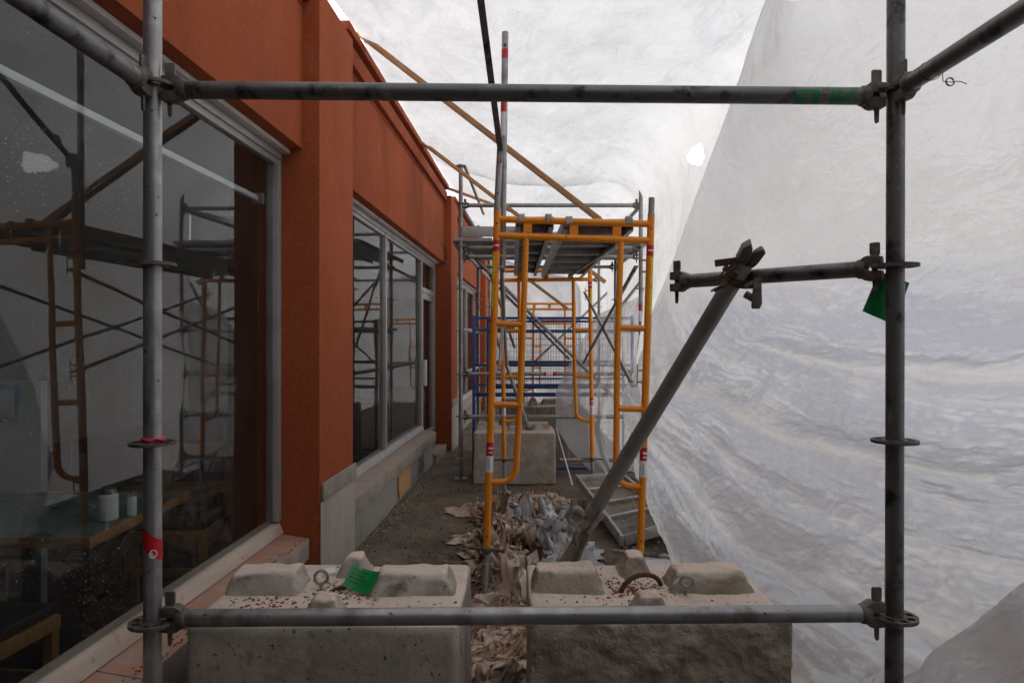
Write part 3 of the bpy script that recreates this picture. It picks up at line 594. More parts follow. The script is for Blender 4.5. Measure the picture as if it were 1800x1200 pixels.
q = Zt - 1.15 * np.exp(-u / 0.15) - 0.25 * (u - 0.4) ** 2
su = np.cumsum(np.concatenate([np.zeros((1, nz)), np.linalg.norm(np.diff(P, axis=0), axis=2)], 0), axis=0)
q = q + 0.22 * (fbm(su * 0.9, Zt * 1.1, 3, 58) - 0.45)
amp = 0.12 + 0.88 * np.clip((2.15 - Zt + 0.4 * (u - .3)) / 0.7, 0, 1)
dq = (fbm(q * 1.6, u * 3.0, 3, 60) - 0.45) * 0.34
fold = 0.0; crest = 0.0; lapb = 0.0
for q0, sl_, wd, am in ((0.98, 0.10, 0.10, 0.16), (1.42, 0.28, 0.07, 0.10), (0.42, 0.05, 0.12, 0.16), (1.85, 0.42, 0.06, 0.06), (0.05, 0.22, 0.10, 0.14), (0.72, 0.0, 0.05, 0.05)):
    z_ = (q - (q0 + sl_ * (u - 0.5))) / wd
    bend = z_ + 1.4 * (fbm(su * 2.0, q * 0 + q0 * 9, 2, 59) - 0.4)
    crest = crest + np.exp(-(bend / 0.22) ** 2) * (am > 0.07) * np.clip(vn(su * 1.3, q * 0 + q0 * 5, 57) * 1.8 - 0.3, 0, 1); lapb = lapb + np.where(bend < 0, np.exp(-(bend / 1.3) ** 2), 0) * (am > 0.09)  # crest paints highlights on fold tops; lapb paints shade beneath them
    fold = fold + am * np.where(z_ > 0, np.exp(-z_ ** 2 * 0.5), np.exp(-z_ ** 2 * 0.06) * 1.0)
wr = (ridge(q * 5.0 + su * 0.3, su * 1.1, 3, 66) - 0.62) * 0.065 + (ridge(q * 12 + su * 0.9, su * 2.6, 3, 70) - 0.62) * 0.050 + (ridge(q * 27 - su * 2, su * 8, 2, 74) - 0.5) * 0.022 + (ridge(q * 50 + su * 9, su * 22, 2, 75) - 0.5) * 0.008
vert = (ridge(su * 3.2 + Zt * 1.3, Zt * 0.9 - su * 0.4, 3, 80) - 0.62) * 0.06 * np.clip(np.clip((Zt - 1.6) / 0.8, 0, 1) + 1.5 * np.exp(-su / 0.5) * np.clip((1.7 - Zt) / 0.6, 0, 1), 0, 1.5)
patch = np.clip((vn(su * 1.1, Zt * 1.4, 77) - 0.25) * 2.2, 0.15, 1.2)
cr = crumple(su, Zt, 500, 8, 1.5) * 0.085 + crumple(su, Zt, 530, 8, 4.2) * 0.034 * patch + crumple(su, Zt, 560, 8, 11, 0.25) * 0.012 * patch
wgt = np.exp(-su / 1.6) + 0.55 * np.clip((1.9 - Zt) / 0.9, 0, 1)
d = dq * (0.2 + 0.4 * amp) + fold * 1.5 * amp * np.clip(u / 0.05, 0.25, 1) + wr * wgt * amp * (0.4 + 1.1 * patch) + vert * 0.7 + cr * (0.45 + 0.55 * amp)
P = P - Nn * d[..., None] * np.sign(Nn[..., :1].mean())
P[..., 2] = np.maximum(P[..., 2], 0.01)
def blur(x, k):
    for ax_ in (0, 1):
        p_ = np.pad(x, [(k, k) if i == ax_ else (0, 0) for i in (0, 1)], mode='edge'); c_ = np.cumsum(p_, axis=ax_)
        z0_ = np.zeros_like(np.take(c_, [0], axis=ax_)); c_ = np.concatenate([z0_, c_], ax_); L_ = x.shape[ax_]
        x = (np.take(c_, np.arange(L_) + 2 * k + 1, axis=ax_) - np.take(c_, np.arange(L_), axis=ax_)) / (2 * k + 1)
    return x
worn = np.clip(np.abs(d - blur(d, 3)) / 0.0062, 0, 1) ** 1.6 + np.clip((d - blur(d, 13)) / 0.028, 0, 0.9)  # worn holds the painted highlights on creases and raised folds
worn = np.clip(worn * 1.0 + (fbm(su * 1.6, q * 3.5, 3, 611) - 0.52) * 1.1, 0, 1)
worn = np.clip(worn * (1 - 0.55 * np.clip(lapb, 0, 1) * np.clip(su / 0.8, 0, 1)) + crest * np.clip(su / 0.5, 0, 1), 0, 1)  # shade painted under the laps, highlights along the crests
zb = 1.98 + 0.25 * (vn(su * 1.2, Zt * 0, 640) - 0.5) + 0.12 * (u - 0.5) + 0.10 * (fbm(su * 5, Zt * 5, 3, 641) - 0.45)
dim_backlight = np.clip((zb - Zt) / 0.30, 0, 1) * (0.55 + 0.45 * np.clip(su / 0.7, 0, 1)) * (0.6 + 0.4 * np.clip((Zt - 0.2) / 0.6, 0, 1))  # painted backlight: bright film up high, dimmer and bluer below
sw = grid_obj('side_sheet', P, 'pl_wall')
for nm_, ar_ in (('worn', worn), ('ply', dim_backlight)):
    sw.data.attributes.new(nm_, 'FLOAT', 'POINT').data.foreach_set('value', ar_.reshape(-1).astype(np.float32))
tag(sw, 'large crinkled plastic sheet hanging in swags along the open side behind the right standard', 'plastic sheet')

# loose dirty flap low in the front
a, b = np.meshgrid(np.linspace(0, 1, 200), np.linspace(0, 1, 160), indexing='ij')
E0 = np.stack([np.interp(a, [0, .2, .35, .7, 1], [1.20, 1.24, 1.34, 1.60, 1.95]), 2.34 - 0.42 * a, np.interp(a, [0, .2, .35, .7, 1], [0.02, 0.46, 0.585, 0.93, 1.30])], -1)
E1 = np.stack([1.30 + 1.0 * a, 1.62 - 0.25 * a, 0.02 + 0.25 * a], -1)
P = E0 * (1 - b[..., None]) + E1 * b[..., None]
P[..., 2] += 0.10 * np.sin(b * math.pi) + 0.08 * np.sin((b * 2.2 + a * 0.4) * math.pi) * b
P += normals(P) * ((fbm(a * 5, b * 6, 4, 90) - 0.47) * 0.12 + (ridge(a * 4 - b * 3, b * 9 + a * 2, 3, 93) - 0.6) * 0.09 + crumple(a * 1.3, b * 0.9, 95, 7, 5.0) * 0.05)[..., None]
P[..., 2] = np.maximum(P[..., 2], 0.012)
tag(grid_obj('sheet_flap', P, 'pl_flap'), 'dingy folded flap of plastic sheeting lying low in the front beside the right standard', 'plastic sheet')

# thin drape over the blue fence
a, b = np.meshgrid(np.linspace(0, 1, 90), np.linspace(0, 1, 110), indexing='ij')
lx = np.interp(b, [0, .25, .5, .7, .85, 1], [1052, 1018, 978, 978, 1005, 1042]); yy = np.interp(b, [0, .25, .5, .7, .85, 1], [552, 610, 690, 752, 795, 832])
Yd = 8.02
Xl = (lx - 900) / F * Yd; Zl = H - (yy - 600) / F * Yd
Xr = 1.60 + 0 * lx
P = np.stack([Xl + (Xr - Xl) * a, Yd + 0.12 * np.sin(a * 7 + b * 3) + 0 * a, Zl + (0.25 * (1 - b)) * a], -1)
P[..., 1] += (ridge(a * 5 + b * 2, b * 2.0, 3, 101) - .6) * .12 + (fbm(a * 12, b * 9, 3, 104) - .45) * .04
P[..., 2] = np.maximum(P[..., 2], 0.02)
tag(grid_obj('film_drape', P, 'pl_drape'), 'clear film draped over the blue mesh fence behind the rear yellow frame', 'plastic sheet')
dc = MB().tube([at(978, 752, 7.9), at(990, 795, 7.0), at(1006, 852, 5.95)], 0.008, 6)
solo('twisted_cord', dc, 'white', 'thin white twist of film hanging from the drape to the plastic bundle', 'cord')

# ================================================================== NEAR SCAFFOLD BAY
sb = thing('ring_scaffold_bay', (0.04, 1.93, 0), 'near dark steel ring scaffold bay framing the view with two standards', 'scaffold')
RT = 0.0242
def rosette_mb(c, rot=0.0):
    """flat ring plate with eight openings"""
    m = MB(); c = Vector(c); n = 64; ri, r1, r2, ro = 0.0265, 0.034, 0.053, 0.0620; th = 0.0045
    def ring(ra, rb, k0, k1):
        vs = []; seg = max(1, k1 - k0)
        for k in range(k0, k1 + 1):
            an = 2 * math.pi * k / n + rot
            for r_ in (ra, rb):
                for z_ in (-th, th): vs.append(c + Vector((r_ * math.cos(an), r_ * math.sin(an), z_)))
        fs = []
        for k in range(seg):
            i = k * 4; j = i + 4
            fs += [(i, i + 2, j + 2, j), (i + 1, j + 1, j + 3, i + 3), (i, j, j + 1, i + 1), (i + 2, i + 3, j + 3, j + 2)]
        if seg < n: fs += [(0, 1, 3, 2), (seg * 4, seg * 4 + 2, seg * 4 + 3, seg * 4 + 1)]
        m.add(vs, fs)
    ring(ri - 0.004, r1, 0, n); ring(r2, ro, 0, n)
    for k in range(8): ring(r1, r2, k * 8 - 1, k * 8 + 1 + (k % 2))
    return m
def standard(parent, x, y, z0, z1, zs, mat, lean=0.0, big=True):
    p = put('standard', MB().tube([(x, y, z0), (x + lean * 0.5, y, (z0 + z1) / 2), (x + lean, y, z1)], RT, 28 if big else 14), mat, parent, world=True)
    for z_ in zs:
        xx_ = x + lean * (z_ - z0) / (z1 - z0)
        put('rosette', rosette_mb((xx_, y, z_), 0.39) if big else MB().lathe([(0.024, -0.005), (0.061, -0.005), (0.061, 0.005), (0.024, 0.005)], (xx_, y, z_), 16), 'cast' if big else mat, p, world=True)
    return p
def ledger(parent, A, B, mat, big=True, ends=(True, True), r=RT):
    """tube between two rosettes, with cast heads and wedges"""
    A = Vector(A); B = Vector(B); d = (B - A).normalized(); up = Vector((0, 0, 1)); sd_ = d.cross(up).normalized()
    a = A + d * 0.062 if ends[0] else A; b = B - d * 0.062 if ends[1] else B
    o = put('ledger', MB().tube([a + d * 0.030, (a + b) / 2, b - d * 0.030], r, 28 if big else 12), mat, parent, world=True)
    for k, (c, s_) in enumerate(((A, 1), (B, -1))):
        if not ends[k]: continue
        e = d * s_; m = MB()
        # upper and lower jaw with the slot between, and the collar that takes the tube
        for zs_ in (1, -1):
            poly = [(0.0285, 0.007), (0.064, 0.007), (0.070, 0.0), (0.090, 0.0), (0.090, 0.022), (0.074, 0.034), (0.064, 0.037), (0.030, 0.034)]
            m.prism(poly, c, e, up * zs_, sd_, 0.034)
        m.tube([c + e * 0.072, c + e * 0.082, c + e * 0.092, c + e * 0.098], [0.0262, 0.0288, 0.0285, 0.0252], 20)
        put('ledger_head', m, 'cast', o, world=True, bevel=0.002 if big else 0)
        # wedge: tall flat plate that tapers downwards
        wp = [(0.043, -0.074), (0.050, -0.078), (0.054, -0.070), (0.058, 0.036), (0.063, 0.042), (0.063, 0.072), (0.060, 0.075), (0.038, 0.075), (0.035, 0.072), (0.035, 0.042), (0.040, 0.034)]
        put('wedge', MB().prism(wp, c, e, up, sd_, 0.007), 'cast', o, world=True, bevel=0.0015 if big else 0)
    return o
ZL = [H + 0.716 - 0.5 * k for k in range(-2, 5)]
LX, LY, RX, RY = -1.006, 1.911, 1.088, 1.947
sL = standard(sb, LX, LY, 0.12, 3.55, ZL, 'steel')
sR = standard(sb, RX, RY, 0.12, 3.55, ZL, 'steel_dark', 0.01)
for (x, y) in ((LX, LY), (RX, RY)):
    put('base_jack', MB().tube([(x, y, 0.0), (x, y, 0.2)], 0.019, 12).box((x - 0.075, y - 0.075, 0.004), (x + 0.075, y + 0.075, 0.012)), 'steel', sb, world=True)
nl = (LX - 0.02, LY - 2.07); nr = (RX + 0.02, RY - 2.07)
for (x, y) in (nl, nr):
    standard(sb, x, y, 0.02, 3.55, ZL, 'steel_dark')
l1 = ledger(sb, (LX, LY, ZL[2] - 0.012), (RX, RY, ZL[2] - 0.018), 'steel_dark')
l2 = ledger(sb, (LX, LY, ZL[5] + 0.010), (RX, RY, ZL[5] + 0.010), 'steel')
ledger(sb, (LX, LY, ZL[2] - 0.010), (nl[0], nl[1], ZL[2] - 0.01), 'steel_dark')
ledger(sb, (RX, RY, ZL[2] - 0.010), (nr[0], nr[1], ZL[2] - 0.01), 'steel_dark')
sw_a = R(136); shortL = 0.745
SA = Vector((RX, RY, ZL[3] - 0.004)); SBp = SA + Vector((math.cos(sw_a), math.sin(sw_a), 0)) * shortL
ledger(sb, SA, SBp, 'steel_dark')
# green paint worn on the top ledger, near the right end
def band(A, B, f0, f1, r, arc0, arc1, mat, parent, name='paint_band', n=24):
    A = Vector(A); B = Vector(B); d = (B - A).normalized(); up = Vector((0, 0, 1)); s_ = d.cross(up).normalized(); up2 = s_.cross(d)
    vs = []; 
    for f in (f0, f1):
        for k in range(n + 1):
            an = arc0 + (arc1 - arc0) * k / n; vs.append(A + (B - A) * f + (s_ * math.cos(an) + up2 * math.sin(an)) * r)
    fs = [(k, k + 1, n + 2 + k, n + 1 + k) for k in range(n)]
    return put(name, MB().add(vs, fs), mat, parent, world=True, recalc=False)
A_, B_ = (LX, LY, ZL[2] - 0.012), (RX, RY, ZL[2] - 0.018)
band(A_, B_, 0.862, 0.895, RT + 0.0006, R(-95), R(25), 'greenpaint', l1); band(A_, B_, 0.908, 0.945, RT + 0.0006, R(-95), R(40), 'greenpaint', l1)
# red tape wound on the left standard with a round white mark
def slant_band(x, y, zc, hgt, slope, r, mat, parent, a0=0.0, a1=2 * math.pi, name='tape'):
    vs = []; n = 40
    for s_ in (0, 1):
        for k in range(n + 1):
            an = a0 + (a1 - a0) * k / n; vs.append(Vector((x + r * math.cos(an), y + r * math.sin(an), zc + (s_ - 0.5) * hgt - slope * r * math.cos(an) )))
    return put(name, MB().add(vs, [(k, k + 1, n + 2 + k, n + 1 + k) for k in range(n)]), mat, parent, world=True, recalc=False)
tp = slant_band(LX, LY, H - 0.557, 0.058, 0.9, RT + 0.0008, 'red', sL)
vs = []; n = 20; ca = R(-58)
for k in range(n):
    an = 2 * math.pi * k / n; th = ca + 0.0105 * math.cos(an) / RT; vs.append((LX + (RT + 0.0016) * math.cos(th), LY + (RT + 0.0016) * math.sin(th), H - 0.588 + 0.0125 * math.sin(an)))
put('round_mark', MB().add(vs, [tuple(range(n))]), 'white', sL, world=True, recalc=False)
for j in range(2):
    vs = []
    for k in range(7):
        for zo in (0, 0.0022):
            th = ca + (-0.007 + 0.0023 * k) / RT; vs.append((LX + (RT + 0.0021) * math.cos(th), LY + (RT + 0.0021) * math.sin(th), H - 0.5845 - j * 0.007 + zo + 0.0012 * (k % 2)))
    put('mark_lettering', MB().add(vs, [(2 * k, 2 * k + 2, 2 * k + 3, 2 * k + 1) for k in range(6)]), 'pink', sL, world=True, recalc=False)
# pink ribbon on the third rosette
rbm = MB().tube([(LX + 0.027 * math.cos(k * 0.42), LY + 0.027 * math.sin(k * 0.42), ZL[4] + 0.012 + 0.003 * math.sin(k * 2)) for k in range(16)], 0.005, 6)
rbm.add([(LX + .02, LY - .03, ZL[4] + .016), (LX + .065, LY - .035, ZL[4] + .006), (LX + .062, LY - .028, ZL[4] + .002), (LX + .02, LY - .022, ZL[4] + .006)], [(0, 1, 2, 3)])
put('ribbon', rbm, 'pink', sL, world=True)
# wire twisted round the right hand receding ledger
wm = []
c0 = Vector((RX + 0.004, RY - 0.15, ZL[2] - 0.01))
for k in range(30):
    an = k / 29 * 2 * math.pi; wm.append(c0 + Vector((math.cos(an) * 0.026, -0.0008 * k, math.sin(an) * 0.026)))
wm += [c0 + Vector((0.03, -0.02, -0.03))]
for k in range(18):
    an = k / 17 * 4 * math.pi; wm.append(c0 + Vector((0.046 + 0.011 * math.cos(an), -0.02 - 0.0004 * k, -0.032 + 0.011 * math.sin(an))))
wm += [c0 + Vector((0.07, -0.03, -0.034)), c0 + Vector((0.085, -0.03, -0.040))]
put('tie_wire', MB().tube(wm, 0.0012, 5), 'black', sb, world=True)

# green tag hanging behind the right standard
tg = MB(); o_ = Vector((RX - 0.022, RY + 0.035, ZL[3] - 0.012)); ax = Vector((-0.32, 0.05, -0.94)).normalized(); ay = Vector((0.93, 0.1, -0.33)).normalized()
n_ = ax.cross(ay)
tg.prism([(0, 0), (0.125, -0.006), (0.128, 0.072), (0.1, 0.10), (0.0, 0.10)], o_, ax, ay, n_, 0.0015)
solo('inspection_tag', tg, 'green', 'plain green plastic tag hanging behind the right standard under its ring', 'tag')

# raking prop clamped to the short swung ledger
pr = thing('raking_prop', at(1003, 985, 2.97), 'thick grey tube leaning from the short ledger down onto the right concrete block', 'prop')
pa = at(1308, 462, 2.20); pb = at(1040, 905, 2.86); pd = (pb - pa).normalized()
put('prop_tube', MB().pipe(pa, pb, 0.0302, 0.004, 30), 'steel_prop', pr, world=True)
# swivel base: two clamp jaws and a flattened foot
side = pd.cross(Vector((0, 1, 0))).normalized(); fwd = side.cross(pd).normalized()
put('collar', MB().tube([pb - pd * 0.045, pb - pd * 0.015, pb + pd * 0.004], [0.034, 0.036, 0.033], 24), 'cast_dust', pr, world=True)
f_end = at(1000, 985, 2.97)
put('foot', MB().add([pb + side * x + fwd * y for x, y in ((-.026, -.012), (.026, -.012), (.026, .012), (-.026, .012))] + [(pb * .35 + f_end * .65) + side * x + fwd * y for x, y in ((-.03, -.01), (.034, -.01), (.034, .01), (-.03, .01))] + [f_end + Vector((x, y, 0)) for x, y in ((-.04, -.02), (.045, -.02), (.045, .02), (-.04, .02))],
    [(0, 1, 2, 3), (11, 10, 9, 8)] + [(i + k, i + (k + 1) % 4, i + 4 + (k + 1) % 4, i + 4 + k) for i in (0, 4) for k in range(4)]), 'cast_dust', pr, world=True, bevel=0.004)
put('foot_rib', MB().bar(pb + pd * 0.03 + Vector((0.02, -0.02, 0)), f_end + Vector((0.015, -0.025, 0.0)), 0.008, 0.03), 'cast_dust', pr, world=True, bevel=0.002)
def hook(c, rad, mat, parent, name):
    arc = [c + Vector((-math.cos(an) * rad, 0, math.sin(an) * rad)) for an in [R(x) for x in range(-70, 175, 15)]]
    return put(name, MB().tube([x + Vector((0, -0.014, 0)) for x in arc], 0.011, 10).tube([x + Vector((0, 0.014, 0)) for x in arc], 0.011, 10), mat, parent, world=True)
j1 = hook(at(1012, 906, 2.82), 0.030, 'cast_dust', pr, 'clamp_jaw')
put('jaw_arm', MB().bar(at(1018, 925, 2.85), at(1045, 912, 2.85), 0.03, 0.03), 'cast_dust', pr, world=True, bevel=0.005)
put('jaw_tip', MB().bar(at(1003, 905, 2.80), at(1006, 876, 2.80), 0.012, 0.012, (0, 1, 0)).bar(at(1010, 905, 2.84), at(1012, 877, 2.84), 0.012, 0.012, (0, 1, 0)), 'cast_dust', pr, world=True, bevel=0.003)
put('swing_bolt', MB().tube([at(1034, 938, 2.80), at(1058, 905, 2.80)], 0.009, 10).tube([at(1053, 911, 2.80), at(1060, 901, 2.80)], 0.015, 6), 'cast_dust', pr, world=True)
put('second_jaw', MB().tube([at(1017, 930, 2.82) + Vector((0, 0, 0)), at(1010, 945, 2.86), at(1014, 957, 2.88), at(1004, 968, 2.90)], 0.011, 8), 'cast_dust', pr, world=True)
# top: swivel coupler holding prop and ledger, split end, spring clip
tc_ = at(1303, 472, 2.20)
put('split_end', MB().prism([(-0.03, 0), (-0.034, 0.05), (-0.018, 0.075), (-0.004, 0.058), (0.004, 0.03), (0.004, 0)], pa - pd * 0.0, side, -pd, fwd, 0.05).prism([(0.008, 0), (0.008, 0.045), (0.022, 0.07), (0.04, 0.062), (0.036, 0.02), (0.03, 0)], pa, side, -pd, fwd, 0.035), 'cast', pr, world=True, bevel=0.005)
cc = pa + pd * 0.062
put('coupler_band', MB().tube([cc - pd * 0.014, cc + pd * 0.014], 0.0352, 24).box((-0.02, -0.02, -0.012), (0.02, 0.02, 0.012), Matrix.Translation(cc + Vector((0.045, -0.01, -0.02)))), 'rust', pr, world=True)
put('coupler_bolt', MB().tube([cc + Vector((0.02, -0.035, -0.03)), cc + Vector((0.055, -0.035, -0.012))], 0.008, 8).tube([cc + Vector((0.025, -0.03, -0.052)), cc + Vector((0.05, -0.03, -0.066))], 0.012, 8).tube([cc + Vector((-0.045, -0.03, 0.035)), cc + Vector((0.0, -0.035, 0.012))], 0.010, 8), 'cast', pr, world=True)
put('wedge_plate', MB().prism([(0, 0), (0.024, 0.002), (0.026, -0.085), (0.018, -0.10), (-0.006, -0.10), (-0.008, -0.09)], at(1325, 488, 2.19), (1, 0, 0), (0, 0, 1), (0, 1, 0), 0.007), 'cast', pr, world=True, bevel=0.002)
sp = [at(1258, 500, 2.18), at(1284, 457, 2.18), at(1292, 460, 2.17), at(1268, 503, 2.17), at(1256, 508, 2.18), at(1250, 512, 2.18)]
put('spring_clip', MB().tube(sp, 0.0035, 6).tube([p_ + Vector((0.014, 0.01, 0)) for p_ in sp], 0.0035, 6).bar(at(1257, 463, 2.19), at(1296, 458, 2.19), 0.008, 0.022), 'rust', pr, world=True)

# ================================================================== CONCRETE BLOCKS
def ring_bolt(loc, label, rot, r=0.024, tr=0.006, name='eye_bolt'):
    t = thing(name, loc, label, 'eye bolt', 'eye bolts lying on the blocks', rot)
    put('eye', MB().tube([(r * math.cos(2 * math.pi * k / 24), 0, r + tr + r * math.sin(2 * math.pi * k / 24)) for k in range(25)], tr, 10), 'steel_far', t)
    put('shank', MB().tube([(0, 0, tr), (0, 0, -0.035)], tr * 0.95, 10), 'steel_far', t)
BW, BD = 0.92, 0.62
def block(name_loc, hgt, mat, label, seed, rough_front=0.0, nseg=44):
    t = thing('concrete_block', name_loc, label, 'concrete block', 'concrete ballast blocks')
    o = mesh_obj('block_body', rounded_block(BW, BD, hgt, 0.016, nseg, 0.010, 3.2, seed, rough_front), mat, t)
    zt = hgt - 0.004
    for lo, hi, inn, hh in (((-BW / 2 + .004, -0.06), (-0.155, 0.15), (0.035, 0.05), 0.082), ((0.085, -0.06), (BW / 2 - .03, 0.15), (0.045, 0.05), 0.080), ((-0.10, -0.27), (0.06, -0.13), (0.045, 0.03), 0.066), ((-0.08, 0.13), (0.07, 0.29), (0.045, 0.035), 0.085)):
        mesh_obj('key_ridge', frustum(lo, hi, inn, hh, seed + lo[0] * 9), mat, t, (0, 0, zt))
    return t, o, zt
blL, oL, zt = block((-0.64, 2.30 + BD / 2, 0), 0.645, 'conc', 'left near concrete block strewn with red dust and a green tag', 1.3)
blR, oR, ztR = block((0.522, 2.38 + BD / 2, 0), 0.625, 'rough', 'right near concrete block with rough cast face and rusty lifting loop', 2.7, 0.020, 70)
# the left block keeps its two long ridges further apart
lp = [(0.085 * math.cos(an) * 1.0, 0.035 * math.cos(an), 0.062 * math.sin(an)) for an in [R(x) for x in range(-10, 191, 12)]]
put('lifting_loop', MB().tube([(x - 0.01, y + 0.01, z_ + ztR - 0.005) for x, y, z_ in lp], 0.0095, 10), 'rust', blR)
put('lifting_loop', MB().tube([(x * 0.5 - 0.015, y + 0.02, z_ * 0.35 + zt - 0.01) for x, y, z_ in lp], 0.0095, 10), 'rust', blL)
ring_bolt((-0.735, 2.63, 0.662), 'small grey eye bolt standing in the middle of the left near block', (R(-10), 0, R(15)))
ring_bolt((0.668, 2.62, 0.655), 'pale eye bolt leaning against the right ridge of the rough block', (R(20), R(6), R(-10)))
blB, oB, ztB = block((0.30, 9.35, 0), 0.74, 'rough', 'dim concrete block standing behind the blue mesh fence', 8.3, 0.01)
blF, oF, ztF = block((0.028, 7.62 + BD / 2, 0), 0.585, 'conc', 'far concrete block standing at the foot of the grey tower', 5.1)
# green tag thrown on the left block
tg = MB(); n1, n2 = 12, 8; pts = []
TX = Matrix.Translation((-0.57, 2.60, 0.69)) @ Matrix.Rotation(R(-30), 4, 'Z') @ Matrix.Rotation(R(46), 4, 'X') @ Matrix.Rotation(R(22), 4, 'Y') @ Matrix.Scale(1.12, 4)
def tagp(x, y): return TX @ Vector((x, y, 0.35 * (x + 0.02) ** 2 / 0.06 - 0.9 * y * y))
for i in range(n1):
    for j in range(n2): pts.append(tagp(-0.055 + 0.11 * i / (n1 - 1), -0.04 + 0.08 * j / (n2 - 1)))
tg.add(pts, [(i * n2 + j, (i + 1) * n2 + j, (i + 1) * n2 + j + 1, i * n2 + j + 1) for i in range(n1 - 1) for j in range(n2 - 1)])
tgt = thing('inspection_tag', (-0.57, 2.60, 0.645), 'dusty bent green tag lying among the ridges of the left near block', 'tag')
put('tag_sheet', tg, 'green_dust', tgt, world=True, recalc=False)
for j, (x0, x1) in enumerate(((-0.045, 0.012), (-0.045, 0.0), (-0.045, 0.018), (-0.04, -0.01))):
    lm = MB(); x = x0
    while x < x1:
        ww = random.uniform(0.004, 0.009); y = 0.024 - j * 0.014
        lm.add([tagp(x, y) + Vector((0, -.0006, .0010)), tagp(x + ww, y) + Vector((0, -.0006, .0010)), tagp(x + ww, y + .004) + Vector((0, -.0006, .0010)), tagp(x, y + .004) + Vector((0, -.0006, .0010))], [(0, 1, 2, 3)]); x += ww + 0.003
    put('print_line', lm, 'black', tgt, world=True, recalc=False)

# ================================================================== YELLOW WALK-THROUGH FRAMES
FW, FH = 0.934, 2.04
def frame_thing(loc, rot, label, detail=True):
    t = thing('frame_scaffold', loc, label, 'scaffold frame', 'yellow walk-through scaffold frames', rot)
    hw = FW / 2; r = 0.0222; ri = 0.0185
    for sx in (-1, 1):
        x = sx * hw
        lg = put('leg', MB().tube([(x, 0, 0), (x, 0, FH / 2), (x, 0, FH)], r, 20), 'yellow', t)
        if detail:
            put('coupling_pin', MB().tube([(x, 0, FH), (x, 0, FH + (0.115 if sx > 0 else 0.03))], 0.0185, 14).tube([(x, 0, FH), (x, 0, FH + 0.018)], 0.0215, 14), 'steel_far', lg)
            for zh in (FH - 0.075, 0.075): put('pin_hole', MB().tube([(x, -r - 0.0006, zh), (x, -r + 0.004, zh)], 0.006, 10), 'black', lg)
            # stickers
            def st(z0, z1, a0, a1, mat, rr=0.0229, nm='sticker'):
                vs = []; n = 12
                for z_ in (z0, z1):
                    for k in range(n + 1):
                        an = R(a0 + (a1 - a0) * k / n); vs.append((x + rr * math.cos(an), rr * math.sin(an), z_))
                return put(nm, MB().add(vs, [(k, k + 1, n + 2 + k, n + 1 + k) for k in range(n)]), mat, lg, recalc=False)
            st(0.56, 0.64, 180, 360, 'red'); st(0.46, 0.559, 180, 360, 'white'); st(0.475, 0.54, 262, 275, 'blueprint', 0.0233); st(0.50, 0.545, 246, 254, 'ylabel', 0.0233)
            st(0.60, 0.612, 250, 320, 'white', 0.0233); st(0.577, 0.585, 255, 310, 'white', 0.0233)
            st(1.80, 1.865, 200, 340, 'red'); st(1.828, 1.838, 225, 315, 'white', 0.0233)
            st(1.63, 1.79, 280 if sx > 0 else 190, 350 if sx > 0 else 262, 'ylabel'); st(1.45, 1.60, 275 if sx > 0 else 185, 340 if sx > 0 else 255, 'ylabel')
        xi = x - sx * 0.178
        bend = [(xi, 0, FH - 0.155), (xi, 0, 1.2), (xi - sx * -0.012, 0, 0.56)]
        cx_ = xi + sx * 0.012; rb_ = 0.10
        for k in range(1, 8):
            an = k / 7 * math.pi / 2; bend.append((cx_ + sx * rb_ * (1 - math.cos(an)), 0, 0.50 - rb_ * math.sin(an)))
        bend.append((x - sx * 0.01, 0, 0.398))
        put('inner_post', MB().tube(bend, ri, 18), 'yellow', t)
        for zr in (1.36, 0.87): put('rung', MB().tube([(x - sx * 0.005, 0, zr), (xi, 0, zr)], ri, 16), 'yellow', t)
        if detail:
            for zl, s2 in ((1.70, 1), (1.03, 1), (0.30, 1)):
                xb = x - sx * 0.055
                lk = put('brace_lock', MB().box((min(x, xb) + 0.0 , -0.006, zl - 0.002), (max(x, xb), 0.006, zl + 0.010)).box((min(x, xb), -0.006, zl + 0.068), (max(x, xb), 0.006, zl + 0.080)), 'yellow', t, bevel=0.002)
                put('lock_clip', MB().tube([(xb, -0.012, zl - 0.03), (xb, -0.012, zl + 0.11), (xb + sx * 0.04, -0.012, zl + 0.11), (xb + sx * 0.04, -0.012, zl - 0.05)], 0.0035, 6), 'alu', lk)
        jk = put('base_jack', MB().tube([(x, 0, -loc[2] + 0.01), (x, 0, 0.0)], 0.0165, 14), 'steel_far', t)
        if detail:
            th = MB()
            nz_ = int((loc[2] - 0.05) / 0.012)
            for k in range(nz_): th.lathe([(0.0165, 0), (0.019, 0.003), (0.019, 0.005), (0.0165, 0.008)], (x, 0, -loc[2] + 0.03 + 0.012 * k), 10)
            put('screw_thread', th, 'steel_far', jk)
        put('jack_nut', MB().lathe([(0.022, -0.035), (0.03, -0.02), (0.03, 0.0), (0.024, 0.004)], (x, 0, 0), 14).bar((x - 0.11, 0.02, -0.012), (x + 0.11, -0.02, -0.012), 0.016, 0.016), 'cast', jk, bevel=0)
        put('base_plate', MB().box((x - 0.075, -0.075, -loc[2]), (x + 0.075, 0.075, -loc[2] + 0.01)), 'steel_far', jk)
    put('header_bar', MB().tube([(-hw, 0, FH - 0.045), (0, 0, FH - 0.045), (hw, 0, FH - 0.045)], 0.021, 18), 'yellow', t)
    put('header_bar', MB().tube([(-hw, 0, FH - 0.145), (0, 0, FH - 0.145), (hw, 0, FH - 0.145)], 0.021, 18), 'yellow', t)
    for fr in (0.2, 0.5, 0.78): put('gusset', MB().box((-hw + FW * fr - 0.026, -0.005, FH - 0.128), (-hw + FW * fr + 0.026, 0.005, FH - 0.062)), 'yellow', t)
    return t
Y1, Y2 = 4.15, 7.25
